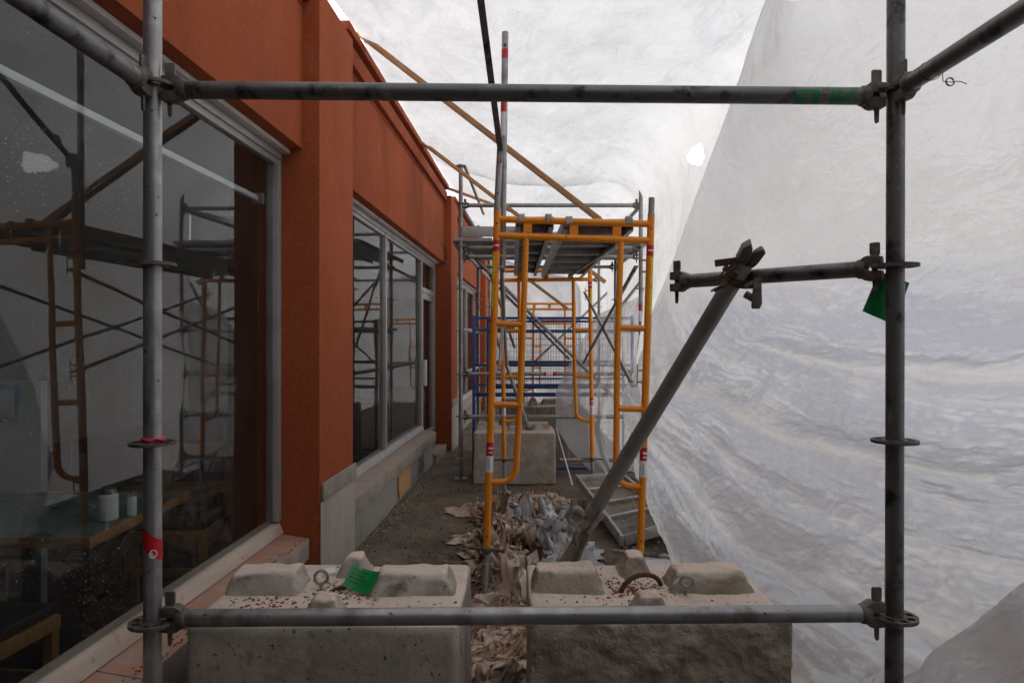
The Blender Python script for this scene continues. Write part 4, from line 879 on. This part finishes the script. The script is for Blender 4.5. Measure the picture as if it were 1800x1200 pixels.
fr1 = frame_thing((0.313, Y1, 0.334), (0, R(1.85), 0), 'nearest yellow orange scaffold frame leaning slightly sideways')
fr2 = frame_thing((0.385, Y2, 0.36), (0, R(-0.7), 0), 'second yellow orange scaffold frame holding the far end of the planks')
fr3 = frame_thing((0.68, 12.6, 0.30), (0, R(0.3), 0), 'third yellow frame far back beyond the blue fence', False)
fr4 = frame_thing((0.95, 15.9, 0.12), (0, R(0.2), 0), 'smallest yellow frame at the far end of the tent', False)

# extension posts and flat brace above the front left leg
ep = thing('extension_post', at(873, 375, 4.12), 'short galvanised post standing in the left leg of the nearest yellow frame', 'post')
put('post_tube', MB().tube([at(873, 378, 4.15), at(876, 320, 4.15), at(879, 262, 4.15)], 0.019, 16), 'steel_far', ep, world=True)
put('post_hole', MB().tube([at(875, 340, 4.13) , at(875, 340, 4.15)], 0.006, 8), 'black', ep, world=True)
ep2 = thing('extension_post', at(884, 400, 4.22), 'taller pale post with red tape rising beside the nearest yellow frame', 'post')
put('post_tube', MB().pipe(at(883, 470, 4.24), at(888, 57, 4.24), 0.0205, 0.003, 18), 'steel_far', ep2, world=True)
for ya, yb in ((88, 104), (181, 198)): 
    pA, pB = at(886.2 if ya > 150 else 887.6, ya, 4.24), at(886 if ya > 150 else 887.4, yb, 4.24); put('red_tape', MB().tube([pA, pB], 0.0212, 16, caps=False), 'red', ep2, world=True)
put('white_label', MB().tube([at(886, 198, 4.24), at(885.5, 240, 4.24)], 0.0211, 16, caps=False), 'white', ep2, world=True)
put('pin_slot', MB().tube([at(887.5, 79, 4.214), at(887.5, 79, 4.23)], 0.009, 8).bar(at(887.7, 64, 4.216), at(887.7, 75, 4.216), 0.012, 0.006), 'steel_dark', ep2, world=True)
fb = thing('flat_brace', at(880, 268, 4.10), 'long dark flat brace rising steeply from the short post to the top of the picture', 'brace')
put('brace_bar', MB().bar(at(880, 268, 4.12), at(845, 0, 3.2), 0.012, 0.034, (1, 0, 0)).bar(at(845, 0, 3.2), at(838, -60, 3.0), 0.012, 0.034, (1, 0, 0)), 'steel_dark', fb, world=True)
put('brace_clip', MB().bar(at(880, 285, 4.11), at(881, 262, 4.11), 0.02, 0.02, (1, 0, 0)), 'steel_far', fb, world=True)
put('red_mark', MB().bar(at(876.4, 240, 4.02), at(874.8, 228, 3.98), 0.013, 0.035, (1, 0, 0)), 'red', fb, world=True)

# cross braces between the two frames
def lw(x, y, z_): return Vector((x, y, z_))
def cross_brace(A, B, label):
    t = thing('cross_brace', A, label, 'brace', 'thin cross braces of the yellow tower')
    A = Vector(A); B = Vector(B); d = (B - A).normalized()
    put('brace_tube', MB().tube([A + d * 0.05, B - d * 0.05], 0.0135, 12), 'steel', t, world=True)
    for e in (A, B): put('flat_end', MB().bar(e - d * 0.03, e + d * 0.07, 0.026, 0.006) if e is B else MB().bar(e - d * 0.03, e + d * 0.07, 0.026, 0.006), 'steel_far', t, world=True)
    return t
cross_brace(at(1112, 676, Y1), at(1028, 515, Y2), 'right brace falling toward the near yellow frame')
cross_brace(at(1117, 470, Y1), at(1026, 637, Y2), 'right brace rising toward the near yellow frame')
cross_brace(at(878, 655, Y1), at(888, 505, Y2), 'left brace falling toward the near yellow frame')
cross_brace(at(882, 472, Y1), at(890, 640, Y2), 'left brace rising toward the near yellow frame')

# planks on the yellow frames
def plank(x0, x1, y0, y1, zb, label, nrib, hooks=True):
    t = thing('scaffold_plank', ((x0 + x1) / 2, y0, zb), label, 'plank', 'aluminium planks on the yellow frames')
    h_ = 0.075
    for xa, xb in ((x0, x0 + 0.03), (x1 - 0.03, x1)):
        put('side_rail', MB().box((xa, y0, zb), (xb, y1, zb + 0.008)).box((xa if xa == x0 else xb - 0.006, y0, zb + 0.008), (xa + 0.006 if xa == x0 else xb, y1, zb + h_)), 'alu', t, world=True)
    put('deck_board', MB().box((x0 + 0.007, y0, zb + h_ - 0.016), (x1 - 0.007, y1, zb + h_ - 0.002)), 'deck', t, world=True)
    for k in range(nrib):
        yr = y0 + (y1 - y0) * (k + 0.5) / nrib
        put('cross_rib', MB().box((x0 + 0.031, yr - 0.022, zb + 0.012), (x1 - 0.031, yr + 0.022, zb + h_ - 0.017)), 'alu', t, world=True, bevel=0.003)
        if k + 1 < nrib and x1 - x0 > 0.3:
            ym = y0 + (y1 - y0) * (k + 1.0) / nrib; xm = (x0 + x1) / 2
            put('slot', MB().prism([(0.075 * math.cos(a_), 0.028 * math.sin(a_)) for a_ in [2 * math.pi * q_ / 16 for q_ in range(16)]], (xm, ym, zb + h_ - 0.0175), (1, 0, 0), (0, 1, 0), (0, 0, 1), 0.002), 'black', t, world=True)
    for ye, s_ in ((y0, -1), (y1, 1)):
        for xh in (x0 + 0.035, x1 - 0.035):
            put('hook', MB().box((xh - 0.02, ye - 0.05 if s_ < 0 else ye + 0.001, zb + 0.058), (xh + 0.02, ye - 0.001 if s_ < 0 else ye + 0.05, zb + 0.082)).box((xh - 0.02, ye + s_ * 0.05 - 0.006, zb + 0.035), (xh + 0.02, ye + s_ * 0.05 + 0.006, zb + 0.081)), 'alu', t, world=True, bevel=0.004)
    return t
plank(0.022, 0.256, Y1 + 0.03, Y2 - 0.03, 2.290, 'narrower aluminium plank on the yellow frames, on the wall side', 6)
plank(0.311, 0.744, Y1 + 0.03, Y2 - 0.03, 2.276, 'wider aluminium plank with slotted underside on the yellow frames', 6)
hb = MB().tube([at(1000, 486, 6.9), at(1082, 432, 4.75)], 0.013, 10)
solo('plan_brace', hb, 'alu', 'thin pale diagonal bar under the wide aluminium plank', 'brace')

# ================================================================== LUMBER
def lumber(A, B, label, w_=0.089, h_=0.04):
    A = Vector(A); B = Vector(B); d = (B - A); L = d.length; q = d.to_track_quat('Z', 'Y')
    t = bpy.data.objects.new('lumber_rafter', MB().box((-h_ / 2, -w_ / 2, 0), (h_ / 2, w_ / 2, L)).mesh('lumber_rafter', M['wood'], bevel=0.003)); COL.objects.link(t)
    t.location = A; t.rotation_mode = 'QUATERNION'
    # keep the wide face turned up and down
    zax = d.normalized(); xax = Vector((0, 0, 1)).cross(zax).cross(zax).normalized(); yax = zax.cross(xax)
    t.rotation_quaternion = Matrix((xax, yax, zax)).transposed().to_quaternion()
    return tag(t, label, 'lumber', 'bare lumber rafters under the sheeting')
lumber(at(632, 60, 5.2), at(1056, 388, 4.75), 'nearest lumber rafter sloping from the parapet to the yellow frame')
lumber(at(738, 247, 7.75), at(1064, 496, 7.5), 'second lumber rafter ending in a cut end beneath the planks')
lumber(at(787, 331, 9.9), at(905, 373, 9.3), 'short pale rafter just beyond the grey tower post')
lumber(at(925, 488, 10.6), at(998, 543, 10.6), 'small distant rafter seen under the far end of the planks')

# ================================================================== GREY RING TOWER BEHIND
rt = thing('ring_tower', (0.45, 7.95, 0), 'tall grey ring scaffold tower standing behind the yellow frames', 'scaffold')
TY = 7.95; TL = -0.596; TR = 1.50
Tz = [0.235 + 0.495 * k for k in range(7)]
standard(rt, TL, TY, 0.06, 3.66, Tz + [3.64], 'steel_far', 0, False); standard(rt, TR, TY, 0.06, 3.36, Tz[:6], 'steel_far', 0, False)
TY2 = 10.02
standard(rt, TL + 0.1, TY2, 0.06, 3.3, Tz[:6], 'steel', 0, False); standard(rt, TR + 0.02, TY2, 0.06, 3.3, Tz[:6], 'steel', 0, False)
for x in (TL, TR):
    put('base_jack', MB().tube([(x, TY, 0), (x, TY, 0.2)], 0.019, 12).box((x - 0.075, TY - 0.075, 0.004), (x + 0.075, TY + 0.075, 0.014)).bar((x - 0.1, TY, 0.12), (x + 0.1, TY, 0.12), 0.018, 0.018), 'steel_far', rt, world=True)
def Tzy(py): return H - (py - 600) / F * TY
for py in (361, 657, 732): ledger(rt, (TL, TY, Tzy(py)), (TR, TY, Tzy(py)), 'steel_far', False)
ledger(rt, (TL, TY, Tzy(435)), (TR, TY, Tzy(435)), 'steel_far', False); ledger(rt, (TL, TY, Tzy(451)), (TR, TY, Tzy(451)), 'steel_far', False)
ledger(rt, (0.53, TY, Tzy(808)), (TR, TY, Tzy(808)), 'steel', False, (False, True))
for z_ in (Tzy(361), Tzy(435), Tzy(579), Tzy(657)):
    ledger(rt, (TL, TY, z_), (TL + 0.1, TY2, z_), 'steel', False); ledger(rt, (TR, TY, z_), (TR + 0.02, TY2, z_), 'steel', False)
for z_ in (Tzy(435), Tzy(361)): ledger(rt, (TL + 0.1, TY2, z_), (TR + 0.02, TY2, z_), 'steel', False)
def tube_part(name, A, B, r, mat, parent): return put(name, MB().tube([A, B], r, 12), mat, parent, world=True)
tube_part('diagonal_brace', at(816, 434, TY + 0.06), at(1088, 707, TY + 0.06), 0.021, 'steel_far', rt)
tube_part('diagonal_brace', at(868, 497, TY2 - 0.06), at(1001, 631, TY2 - 0.06), 0.021, 'steel', rt)
tube_part('diagonal_brace', at(817, 292, TY), at(850, 376, TY2), 0.019, 'steel', rt)
tube_part('diagonal_brace', at(1100, 342, TY2), at(1070, 378, TY2), 0.019, 'steel', rt)
tube_part('diagonal_brace', at(1122, 362, TY), at(1105, 388, TY2), 0.019, 'steel', rt)
tube_part('diagonal_brace', at(1075, 560, TY), at(1126, 495, TY + 0.3), 0.019, 'steel', rt)
tube_part('red_white_sleeve', at(956, 657, TY), at(960, 657, TY), 0.0255, 'red', rt); tube_part('red_white_sleeve', at(960.2, 657, TY), at(972, 657, TY), 0.0255, 'white', rt); tube_part('red_white_sleeve', at(972.2, 657, TY), at(977, 657, TY), 0.0255, 'red', rt)
tube_part('label_sleeve', at(1126, 535, TY), at(1126, 546, TY), 0.0252, 'red', rt); tube_part('label_sleeve', at(1126, 546.3, TY), at(1126, 565, TY), 0.0252, 'white', rt)
# steel deck boards of the tower
for k in range(5):
    x0 = TL - 0.09 + 0.462 * k
    t = thing('deck_plank', (x0 + 0.23, TY, 2.74), ('deck plank of the grey tower nearest the orange wall', 'second deck plank of the grey tower from the orange wall', 'middle deck plank of the grey tower', 'fourth deck plank of the grey tower from the orange wall', 'deck plank of the grey tower nearest the plastic')[k], 'plank', 'steel deck planks of the grey tower')
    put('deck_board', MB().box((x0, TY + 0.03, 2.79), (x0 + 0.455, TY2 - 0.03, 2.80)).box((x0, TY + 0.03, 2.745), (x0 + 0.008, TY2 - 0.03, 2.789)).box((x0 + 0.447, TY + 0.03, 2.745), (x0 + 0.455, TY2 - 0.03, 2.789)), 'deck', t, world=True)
    put('end_cap', MB().box((x0 + 0.002, TY - 0.028, 2.765), (x0 + 0.453, TY + 0.026, 2.803)), 'alu', t, world=True, bevel=0.004)
tbm = MB().box((TL + 0.02, TY - 0.06, 2.81), (TL + 0.68, TY - 0.035, 2.93)); solo('toe_board', tbm, 'alu', 'grey metal toe board on the edge of the grey tower deck', 'board', bevel=0.006)
rk = thing('raking_tube', at(931, 757, 7.85), 'grey tube raking down onto the top of the far concrete block', 'prop')
put('tube', MB().tube([at(862, 560, 7.45), at(929, 752, 7.86)], 0.022, 14), 'steel', rk, world=True)
put('foot', MB().bar(at(926, 742, 7.86), at(932, 757, 7.86), 0.04, 0.025).box((-0.05, -0.04, 0), (0.05, 0.04, 0.012), Matrix.Translation((at(931, 757, 7.85).x, 7.87, 0.588))), 'cast', rk, world=True, bevel=0.003)

# ================================================================== BLUE MESH FENCE
FY = 8.36
fe = thing('mesh_fence', (0.5, FY, 0), 'blue framed wire mesh fence panel behind the far concrete block', 'fence')
fx0, fx1 = -0.468, 1.47; ft, fbm_ = 1.885, 0.045
for x in (fx0, fx1): put('post', MB().box((x - 0.018, FY - 0.018, 0.0), (x + 0.018, FY + 0.018, ft + 0.03)), 'blue', fe, world=True, bevel=0.004)
for z_, hh in ((ft, 0.032), (1.735, 0.02), (1.31, 0.03), (1.07, 0.026), (0.95, 0.05), (fbm_, 0.032)): put('rail', MB().box((fx0 + 0.019, FY - 0.014, z_ - hh / 2), (fx1 - 0.019, FY + 0.014, z_ + hh / 2)), 'blue', fe, world=True)
wm_ = MB()
k = 0
for i in range(int((fx1 - fx0) / 0.035)):
    x = fx0 + 0.03 + 0.035 * i; wm_.box((x - 0.0017, FY - 0.022, fbm_), (x + 0.0017, FY - 0.0185, ft))
for i in range(int((ft - fbm_) / 0.085)):
    z_ = fbm_ + 0.06 + 0.085 * i; wm_.box((fx0 + 0.02, FY - 0.026, z_ - 0.0017), (fx1 - 0.02, FY - 0.0225, z_ + 0.0017))
o = put('wire_mesh', wm_, 'wire', fe, world=True, smooth=False, recalc=False); o['kind'] = 'stuff'

fe2 = dup(fe); fe2.location = (0.62, 9.75, 0); fe2['label'] = 'second blue mesh fence panel standing farther back, partly hidden by the first'
fe['group'] = fe2['group'] = 'blue mesh fence panels'
# more of the tower: a further bay in the grey of the far end
TY3 = 12.1
for x in (TL + 0.2, TR + 0.04): standard(rt, x, TY3, 0.0, 3.2, Tz[:6], 'steel', 0, False)
for z_ in (Tzy(361), Tzy(435), Tzy(657)): ledger(rt, (TL + 0.2, TY3, z_), (TR + 0.04, TY3, z_), 'steel', False); ledger(rt, (TL + 0.1, TY2, z_), (TL + 0.2, TY3, z_), 'steel', False)
tube_part('diagonal_brace', at(1085, 498, TY3), at(935, 640, TY3), 0.021, 'steel', rt)
tube_part('diagonal_brace', at(858, 470, TY2), at(905, 612, TY2), 0.021, 'steel_far', rt)
tube_part('ledger', at(818, 579, TY2 - 0.3), at(905, 577, TY2 - 0.3), 0.021, 'steel', rt)
# ================================================================== LYING DECK FRAME
dk = thing('fallen_deck', (0.9, 5.9, 0), 'muddy aluminium deck frame lying tilted on the rubble by the plastic', 'plank')
cA = at(1094, 950, 5.28); cB = at(1190, 922, 5.45); cC = at(1092, 836, 6.85); cD = at(1013, 840, 6.7)
cA.z = max(cA.z, 0.03)
def mid(p, q_, f): return p + (q_ - p) * f
for p_, q_ in ((cA, cD), (cB, cC)): put('side_rail', MB().bar(p_, q_, 0.028, 0.085), 'alu', dk, world=True, bevel=0.004)
put('end_rail', MB().bar(mid(cA, cB, 0.03), mid(cA, cB, 0.97), 0.03, 0.085), 'alu', dk, world=True, bevel=0.004)
put('end_rail', MB().bar(mid(cD, cC, 0.03), mid(cD, cC, 0.97), 0.03, 0.06), 'alu', dk, world=True, bevel=0.004)
for f in (0.30, 0.52, 0.76): put('rung', MB().tube([mid(mid(cA, cD, f), mid(cB, cC, f), 0.03) + Vector((0, 0, 0.01)), mid(mid(cA, cD, f), mid(cB, cC, f), 0.97) + Vector((0, 0, 0.01))], 0.014, 10), 'alu', dk, world=True)
av, bv = np.meshgrid(np.linspace(0.01, 0.99, 40), np.linspace(0.01, 0.99, 60), indexing='ij')
A4, B4, C4, D4 = [np.array(v) for v in (cA, cB, cC, cD)]
P = ((A4 * (1 - av[..., None]) + B4 * av[..., None]) * (1 - bv[..., None]) + (D4 * (1 - av[..., None]) + C4 * av[..., None]) * bv[..., None]); P[..., 2] += -0.022 + (fbm(av * 7, bv * 12, 4, 121) - .45) * 0.03
grid_obj('deck_panel', P, 'mud', dk)
put('corner_cap', MB().bar(cA + Vector((-0.01, -0.02, -0.03)), cA + Vector((-0.012, -0.022, 0.05)), 0.04, 0.035, (0, 1, 0)), 'alu', dk, world=True, bevel=0.006)

# ================================================================== CRUMPLED SHEETS ON THE GROUND
def ribbon(path, widths, lift, seed, mat, name, label, cat='plastic sheet', group=None, amp=0.09, n=120, m_=70, freq=1.0):
    path = np.array(path, float); L = len(path); U = np.linspace(0, 1, L)
    uu = np.linspace(0, 1, n)
    c = np.stack([np.interp(uu, U, path[:, k]) for k in range(2)], -1)
    for _ in range(6): c[1:-1] = (c[:-2] + c[1:-1] * 2 + c[2:]) / 4
    wd = np.interp(uu, U, widths); lf = np.interp(uu, U, lift)
    tg_ = np.gradient(c, axis=0); tg_ /= np.linalg.norm(tg_, axis=1, keepdims=True); nr_ = np.stack([tg_[:, 1], -tg_[:, 0]], -1)
    a, b = np.meshgrid(uu, np.linspace(-1, 1, m_), indexing='ij')
    ragged = 1 + 0.35 * (fbm(a * 9, np.sign(b) * 3 + 5, 3, seed) - .45)
    off = b * wd[:, None] * ragged
    X = c[:, 0][:, None] + nr_[:, 0][:, None] * off; Y = c[:, 1][:, None] + nr_[:, 1][:, None] * off
    X += (fbm(a * 14, b * 3, 3, seed + 3) - .47) * 0.10; Y += (fbm(a * 14, b * 3, 3, seed + 7) - .47) * 0.10
    prof = np.clip(1 - np.abs(b) ** 2.5, 0, 1)
    lenm = np.sum(np.linalg.norm(np.diff(c, axis=0), axis=1))
    Z = lf[:, None] * 0.62 * prof * (0.35 + 1.2 * vn(a * lenm * 2.0, b * 1.6 + 3, seed + 9))
    wm = wd.mean(); Z += crumple(a * lenm * 0.55, b * wm * 1.7, seed + 11, 7, 5.0 * freq, 0.25) * amp * 1.8 * (0.3 + 0.7 * prof) + crumple(a * lenm * 0.8, b * wm * 1.5, seed + 15, 7, 13.0 * freq, 0.1) * amp * 0.5
    Z = np.maximum(Z, 0.012 + 0.012 * vn(X * 20, Y * 20, seed + 2)) 
    return tag(grid_obj(name, np.stack([X, Y, Z], -1), mat), label, cat, group)
ribbon([(-0.02, 2.25), (-0.03, 2.6), (-0.05, 3.0), (-0.02, 3.4)], [0.16, 0.13, 0.13, 0.16], [0.10, 0.16, 0.10, 0.12], 200, 'pl_tan', 'crumpled_sheet', 'muddy tan sheet crumpled in the gap between the two near blocks', group='muddy sheets on the ground')
ribbon([(-0.16, 6.3), (0.1, 6.75), (0.5, 7.0)], [0.22, 0.20, 0.16], [0.10, 0.16, 0.10], 290, 'pl_tan', 'crumpled_sheet', 'flat tan sheet spread at the foot of the far block', group='muddy sheets on the ground')
ribbon([(0.72, 3.5), (0.95, 3.9), (1.1, 4.5), (1.15, 5.0)], [0.22, 0.22, 0.2, 0.18], [0.03, 0.06, 0.08, 0.08], 350, 'pl_clump', 'plastic_bundle', 'low white film spread on the ground behind the rough block', amp=0.05)
def wad(cx, cy, rx, ry, hh, rz, seed, mat, label, name='crumpled_sheet', group='muddy sheets on the ground', z0=0.0, n=84):
    a, b = np.meshgrid(np.linspace(-1, 1, n), np.linspace(-1, 1, n), indexing='ij')
    rr_ = np.maximum(np.abs(a), np.abs(b)); prof = np.clip(1 - rr_ ** 3, 0, 1)
    edge = 1 + 0.5 * (fbm(a * 2 + 9, b * 2, 3, seed) - .45)
    lx_ = a * edge * rx; ly_ = b * edge * ry; sc = 3.6 / max(rx, ry)
    cx3 = [crumple(a * rx, b * ry, seed + 40 * k, 6, sc, 0.15) for k in range(3)]; fine = [crumple(a * rx, b * ry, seed + 40 * k + 7, 6, sc * 3.2, 0.06) for k in range(3)]
    k_ = hh * 1.9
    lx_ = lx_ + (cx3[0] * k_ + fine[0] * k_ * .7) * 1.0; ly_ = ly_ + (cx3[1] * k_ + fine[1] * k_ * .7) * 1.0
    Z = z0 + hh * prof * (0.5 + 0.9 * vn(a * 1.6 + seed, b * 1.6, seed + 3)) + (cx3[2] * k_ * 1.4 + fine[2] * k_ * .8) * (0.25 + prof)
    X = cx + lx_ * math.cos(rz) - ly_ * math.sin(rz); Y = cy + lx_ * math.sin(rz) + ly_ * math.cos(rz)
    Z = np.maximum(Z, z0 + 0.006 + 0.012 * vn(X * 23, Y * 23, seed + 2))
    return tag(grid_obj(name, np.stack([X, Y, Z], -1), mat), label, 'plastic sheet', group)
for k, (cx_, cy_, rx_, ry_, hh_, rz_, mt_, lb_) in enumerate((
    (0.02, 5.55, 0.24, 0.34, 0.24, 0.4, 'pl_tan', 'highest pale wad of sheet between the yellow legs'),
    (0.22, 5.9, 0.22, 0.30, 0.18, -0.5, 'pl_brown', 'brown stained wad beside the clear film bundle'),
    (-0.05, 5.0, 0.13, 0.32, 0.12, 0.15, 'pl_brown', 'narrow brown fold of film behind the left leg of the nearest frame'),
    (0.10, 4.5, 0.10, 0.34, 0.16, -0.2, 'pl_tan', 'tall narrow pale fold to the right of the near screw jack'),
    (0.16, 5.15, 0.16, 0.30, 0.22, -0.3, 'pl_tan', 'bulky pale fold between the brown fold and the clear film bundle'),
    (0.07, 4.2, 0.10, 0.30, 0.13, 0.3, 'pl_brown', 'stained brown fold just behind the gap between the blocks'),
    (0.02, 3.75, 0.10, 0.32, 0.12, -0.35, 'pl_tan', 'pale fold running toward the gap between the blocks'),
    (-0.03, 3.45, 0.07, 0.30, 0.07, -0.7, 'pl_brown', 'brown strip of film at the foot of the near screw jack'),
    (-0.02, 2.95, 0.09, 0.26, 0.16, -0.5, 'pl_tan', 'rust stained roll of film in the gap between the blocks'),
    (-0.05, 2.35, 0.10, 0.30, 0.12, 0.35, 'pl_tan', 'pale torn sheet lying nearest the camera in the block gap'),
    (-0.25, 6.5, 0.26, 0.16, 0.07, 0.3, 'pl_tan', 'thin scrap of sheet on the pavement left of the far block'),
    (0.35, 6.75, 0.26, 0.15, 0.11, -0.2, 'pl_tan', 'pale scrap of sheet against the foot of the far block'))):
    wad(cx_, cy_, rx_ * 1.25, ry_ * 1.25, hh_ * (0.9 if cy_ < 5.2 else 1.15), rz_, 700 + 31 * k, mt_, lb_)
for k, (cx_, cy_, rx_, ry_, hh_, lb_) in enumerate(((0.46, 5.85, 0.22, 0.42, 0.38, 'tall mound of bunched clear film under the white cord'), (0.40, 5.15, 0.24, 0.40, 0.30, 'middle mound of bunched clear film behind the prop foot'), (0.47, 4.45, 0.24, 0.36, 0.24, 'lower mound of bunched clear film right of the prop foot'), (0.52, 3.75, 0.24, 0.34, 0.22, 'nearest mound of bunched clear film just behind the rough block'))):
    wad(cx_, cy_, rx_, ry_, hh_, 0.1 * k, 1500 + 37 * k, 'pl_clump', lb_, 'plastic_bundle', 'bunched clear film', n=90)
for k, (cx_, cy_, rx_, ry_, hh_, rz_, mt_, lb_) in enumerate((
    (-0.02, 5.9, 0.16, 0.22, 0.20, 0.8, 'pl_tan', 'upright pale wad at the back of the heap by the left yellow leg'),
    (0.18, 4.75, 0.13, 0.24, 0.20, -0.6, 'pl_brown', 'dark brown wad between the screw jack and the clear film'),
    (0.06, 6.25, 0.28, 0.18, 0.13, 0.2, 'pl_brown', 'brown flattened scrap in front of the far block'),
    (0.02, 4.8, 0.10, 0.20, 0.22, 0.5, 'pl_tan', 'peaked pale wad just right of the left yellow leg'),
    (-0.04, 3.15, 0.09, 0.22, 0.14, 0.4, 'pl_tan', 'pale twist lying across the back of the block gap'))):
    wad(cx_, cy_, rx_ * 1.15, ry_ * 1.15, hh_ * 1.25, rz_, 1800 + 31 * k, mt_, lb_)
wad(0.015, 2.98, 0.06, 0.07, 0.035, 0.3, 1200, 'pl_clump', 'small white scrap of film caught in the gap by the rough block', 'film_scrap', None, 0.12, 40)
pb_ = MB().box((-0.17, -0.09, 0), (0.17, 0.09, 0.03), Matrix.Translation((0.93, 4.55, 0.09)) @ Matrix.Rotation(R(12), 4, 'Z')); solo('foam_board', pb_, 'pad', 'flat white foam offcut beside the right leg of the nearest frame', 'board', bevel=0.005)
gb = MB().bar((0.72, 4.9, 0.10), (1.12, 4.62, 0.13), 0.025, 0.02); solo('metal_strip', gb, 'alu', 'thin metal strip lying behind the right leg of the nearest frame', 'strip', bevel=0.002)

# ================================================================== RUBBLE, CRUMBS, SPLINTERS
def bits(n, placer, s0, s1, seed, flat=0.6):
    rng = random.Random(seed); m = MB()
    for _ in range(n):
        p_ = placer(rng)
        if p_ is None: continue
        s = s0 + (s1 - s0) * rng.random() ** 3
        vs = []
        for sx, sy, sz in ((-1, -1, -1), (1, -1, -1), (1, 1, -1), (-1, 1, -1), (-.6, -.7, 1), (.7, -.5, 1), (.5, .8, 1), (-.8, .5, 1)):
            vs.append(Vector((sx * rng.uniform(.5, 1), sy * rng.uniform(.5, 1), sz * flat * rng.uniform(.5, 1))) * s)
        q = Matrix.Rotation(rng.uniform(0, 6.28), 4, 'Z') @ Matrix.Rotation(rng.uniform(-.5, .5), 4, 'X')
        m.add([Vector(p_) + Vector((0, 0, s * flat * .8)) + q @ v for v in vs], [(0, 3, 2, 1), (4, 5, 6, 7), (0, 1, 5, 4), (1, 2, 6, 5), (2, 3, 7, 6), (3, 0, 4, 7)])
    return m
def stuff(name, m, mat, label=None): return tag(solo(name, m, mat, label, None, kind='stuff', smooth=False), kind='stuff')
def onblock(cx, cy, zt_, cl):
    def f(r):
        for _ in range(20):
            x = r.uniform(-BW / 2 + .02, BW / 2 - .02); y = r.uniform(-BD / 2 + .02, BD / 2 - .02)
            onr = (-0.05 < y < 0.14 and (x < -0.155 or x > 0.10)) or (abs(x) < 0.09 and (y < -0.13 or y > 0.13))
            if onr: continue
            if r.random() < cl(x, y): return (cx + x, cy + y, zt_)
        return None
    return f
cL = lambda x, y: 0.9 * math.exp(-((x + 0.27) ** 2 + (y + 0.12) ** 2) / 0.01) + 0.05 + 0.5 * math.exp(-((x + .02) ** 2 + y ** 2) / 0.02)
stuff('brick_crumbs', bits(1500, onblock(-0.64, 2.61, 0.640, cL), 0.0010, 0.009, 5), 'brick_dust')
stuff('brick_crumbs', bits(1500, onblock(0.522, 2.69, 0.620, lambda x, y: 0.8 * math.exp(-((x + .02) ** 2 + y ** 2) / 0.012) + 0.03), 0.0009, 0.0075, 6), 'brick_dust')
stuff('pale_crumbs', bits(500, onblock(-0.64, 2.61, 0.640, lambda x, y: 0.3 + math.exp(-(x ** 2 + y ** 2) / 0.02)), 0.002, 0.012, 8), 'rubble')
for (x, y, z_, s, sd_, lb) in ((-0.745, 2.80, 0.645, 0.035, 3, 'white chip of plaster lying behind the eye bolt on the left block'),):
    solo('plaster_chip', bits(1, lambda r: (x, y, z_), s, s, sd_, 0.4), 'pad', lb, 'chip', bevel=0.006)
pav = lambda x0, x1, y0, y1: (lambda r: (r.uniform(x0, x1), r.uniform(y0, y1), 0.004))
stuff('gravel', bits(1500, pav(-1.2, 0.4, 3.0, 7.6), 0.002, 0.012, 11), 'gravel')
stuff('gravel', bits(500, lambda r: (lambda v: tuple(bpt(-UA + 0.02 + abs(r.gauss(0, .06)), v, 0.004)))(r.uniform(4.7, 8.9)), 0.003, 0.018, 12), 'gravel')
stuff('dark_gravel', bits(1300, pav(-1.2, 0.6, 2.9, 7.6), 0.002, 0.010, 13), 'rust')
stuff('brick_crumbs', bits(500, pav(-0.35, 0.1, 2.9, 4.4), 0.003, 0.016, 14), 'brick_dust')
stuff('gravel', bits(500, pav(0.3, 1.2, 3.2, 6.8), 0.004, 0.022, 15), 'gravel')
rng = random.Random(21)
m = MB()
for k in range(46):
    x = rng.uniform(-0.92, -0.35); y = 3.95 + rng.gauss(0, 0.14) + (x + .6) * 0.3; a_ = rng.gauss(0.1, 0.6); L = rng.uniform(0.04, 0.20)
    z_ = rng.uniform(0.012, 0.035)
    m.bar((x, y, z_), (x + L * math.cos(a_), y + L * math.sin(a_), z_ + rng.uniform(-.008, .02)), rng.uniform(0.004, 0.014), 0.004)
for k in range(70):
    x = rng.uniform(-0.28, 0.10); y = rng.uniform(3.0, 4.3); a_ = rng.gauss(0.9, 0.7); L = rng.uniform(0.05, 0.25); z_ = rng.uniform(0.015, 0.08)
    m.bar((x, y, z_), (x + L * math.cos(a_), y + L * math.sin(a_), z_ + rng.uniform(-.01, .03)), rng.uniform(0.004, 0.012), 0.004)
stuff('splinters', m, 'stick')
for k, (p_, q_, lb) in enumerate((((-0.62, 3.9, 0.03), (-0.28, 4.02, 0.03), 'longest wood lath lying on the pavement behind the left block'), ((-0.48, 3.78, 0.02), (-0.38, 4.0, 0.055), 'short wood lath crossing the longest lath on the pavement'), ((-0.32, 3.72, 0.02), (-0.22, 3.9, 0.05), 'short wood lath lying nearest the screw jack'))):
    solo('wood_lath', MB().bar(p_, q_, 0.028, 0.010), 'stick', lb, 'lath', 'broken laths on the pavement', bevel=0.002)
# dust and chips on the near sill
stuff('brick_crumbs', bits(900, lambda r: tuple(bpt(-1.40 - abs(r.gauss(0.06, .07)), r.uniform(1.4, 3.98), 0.432)), 0.0012, 0.006, 31), 'brick_dust')
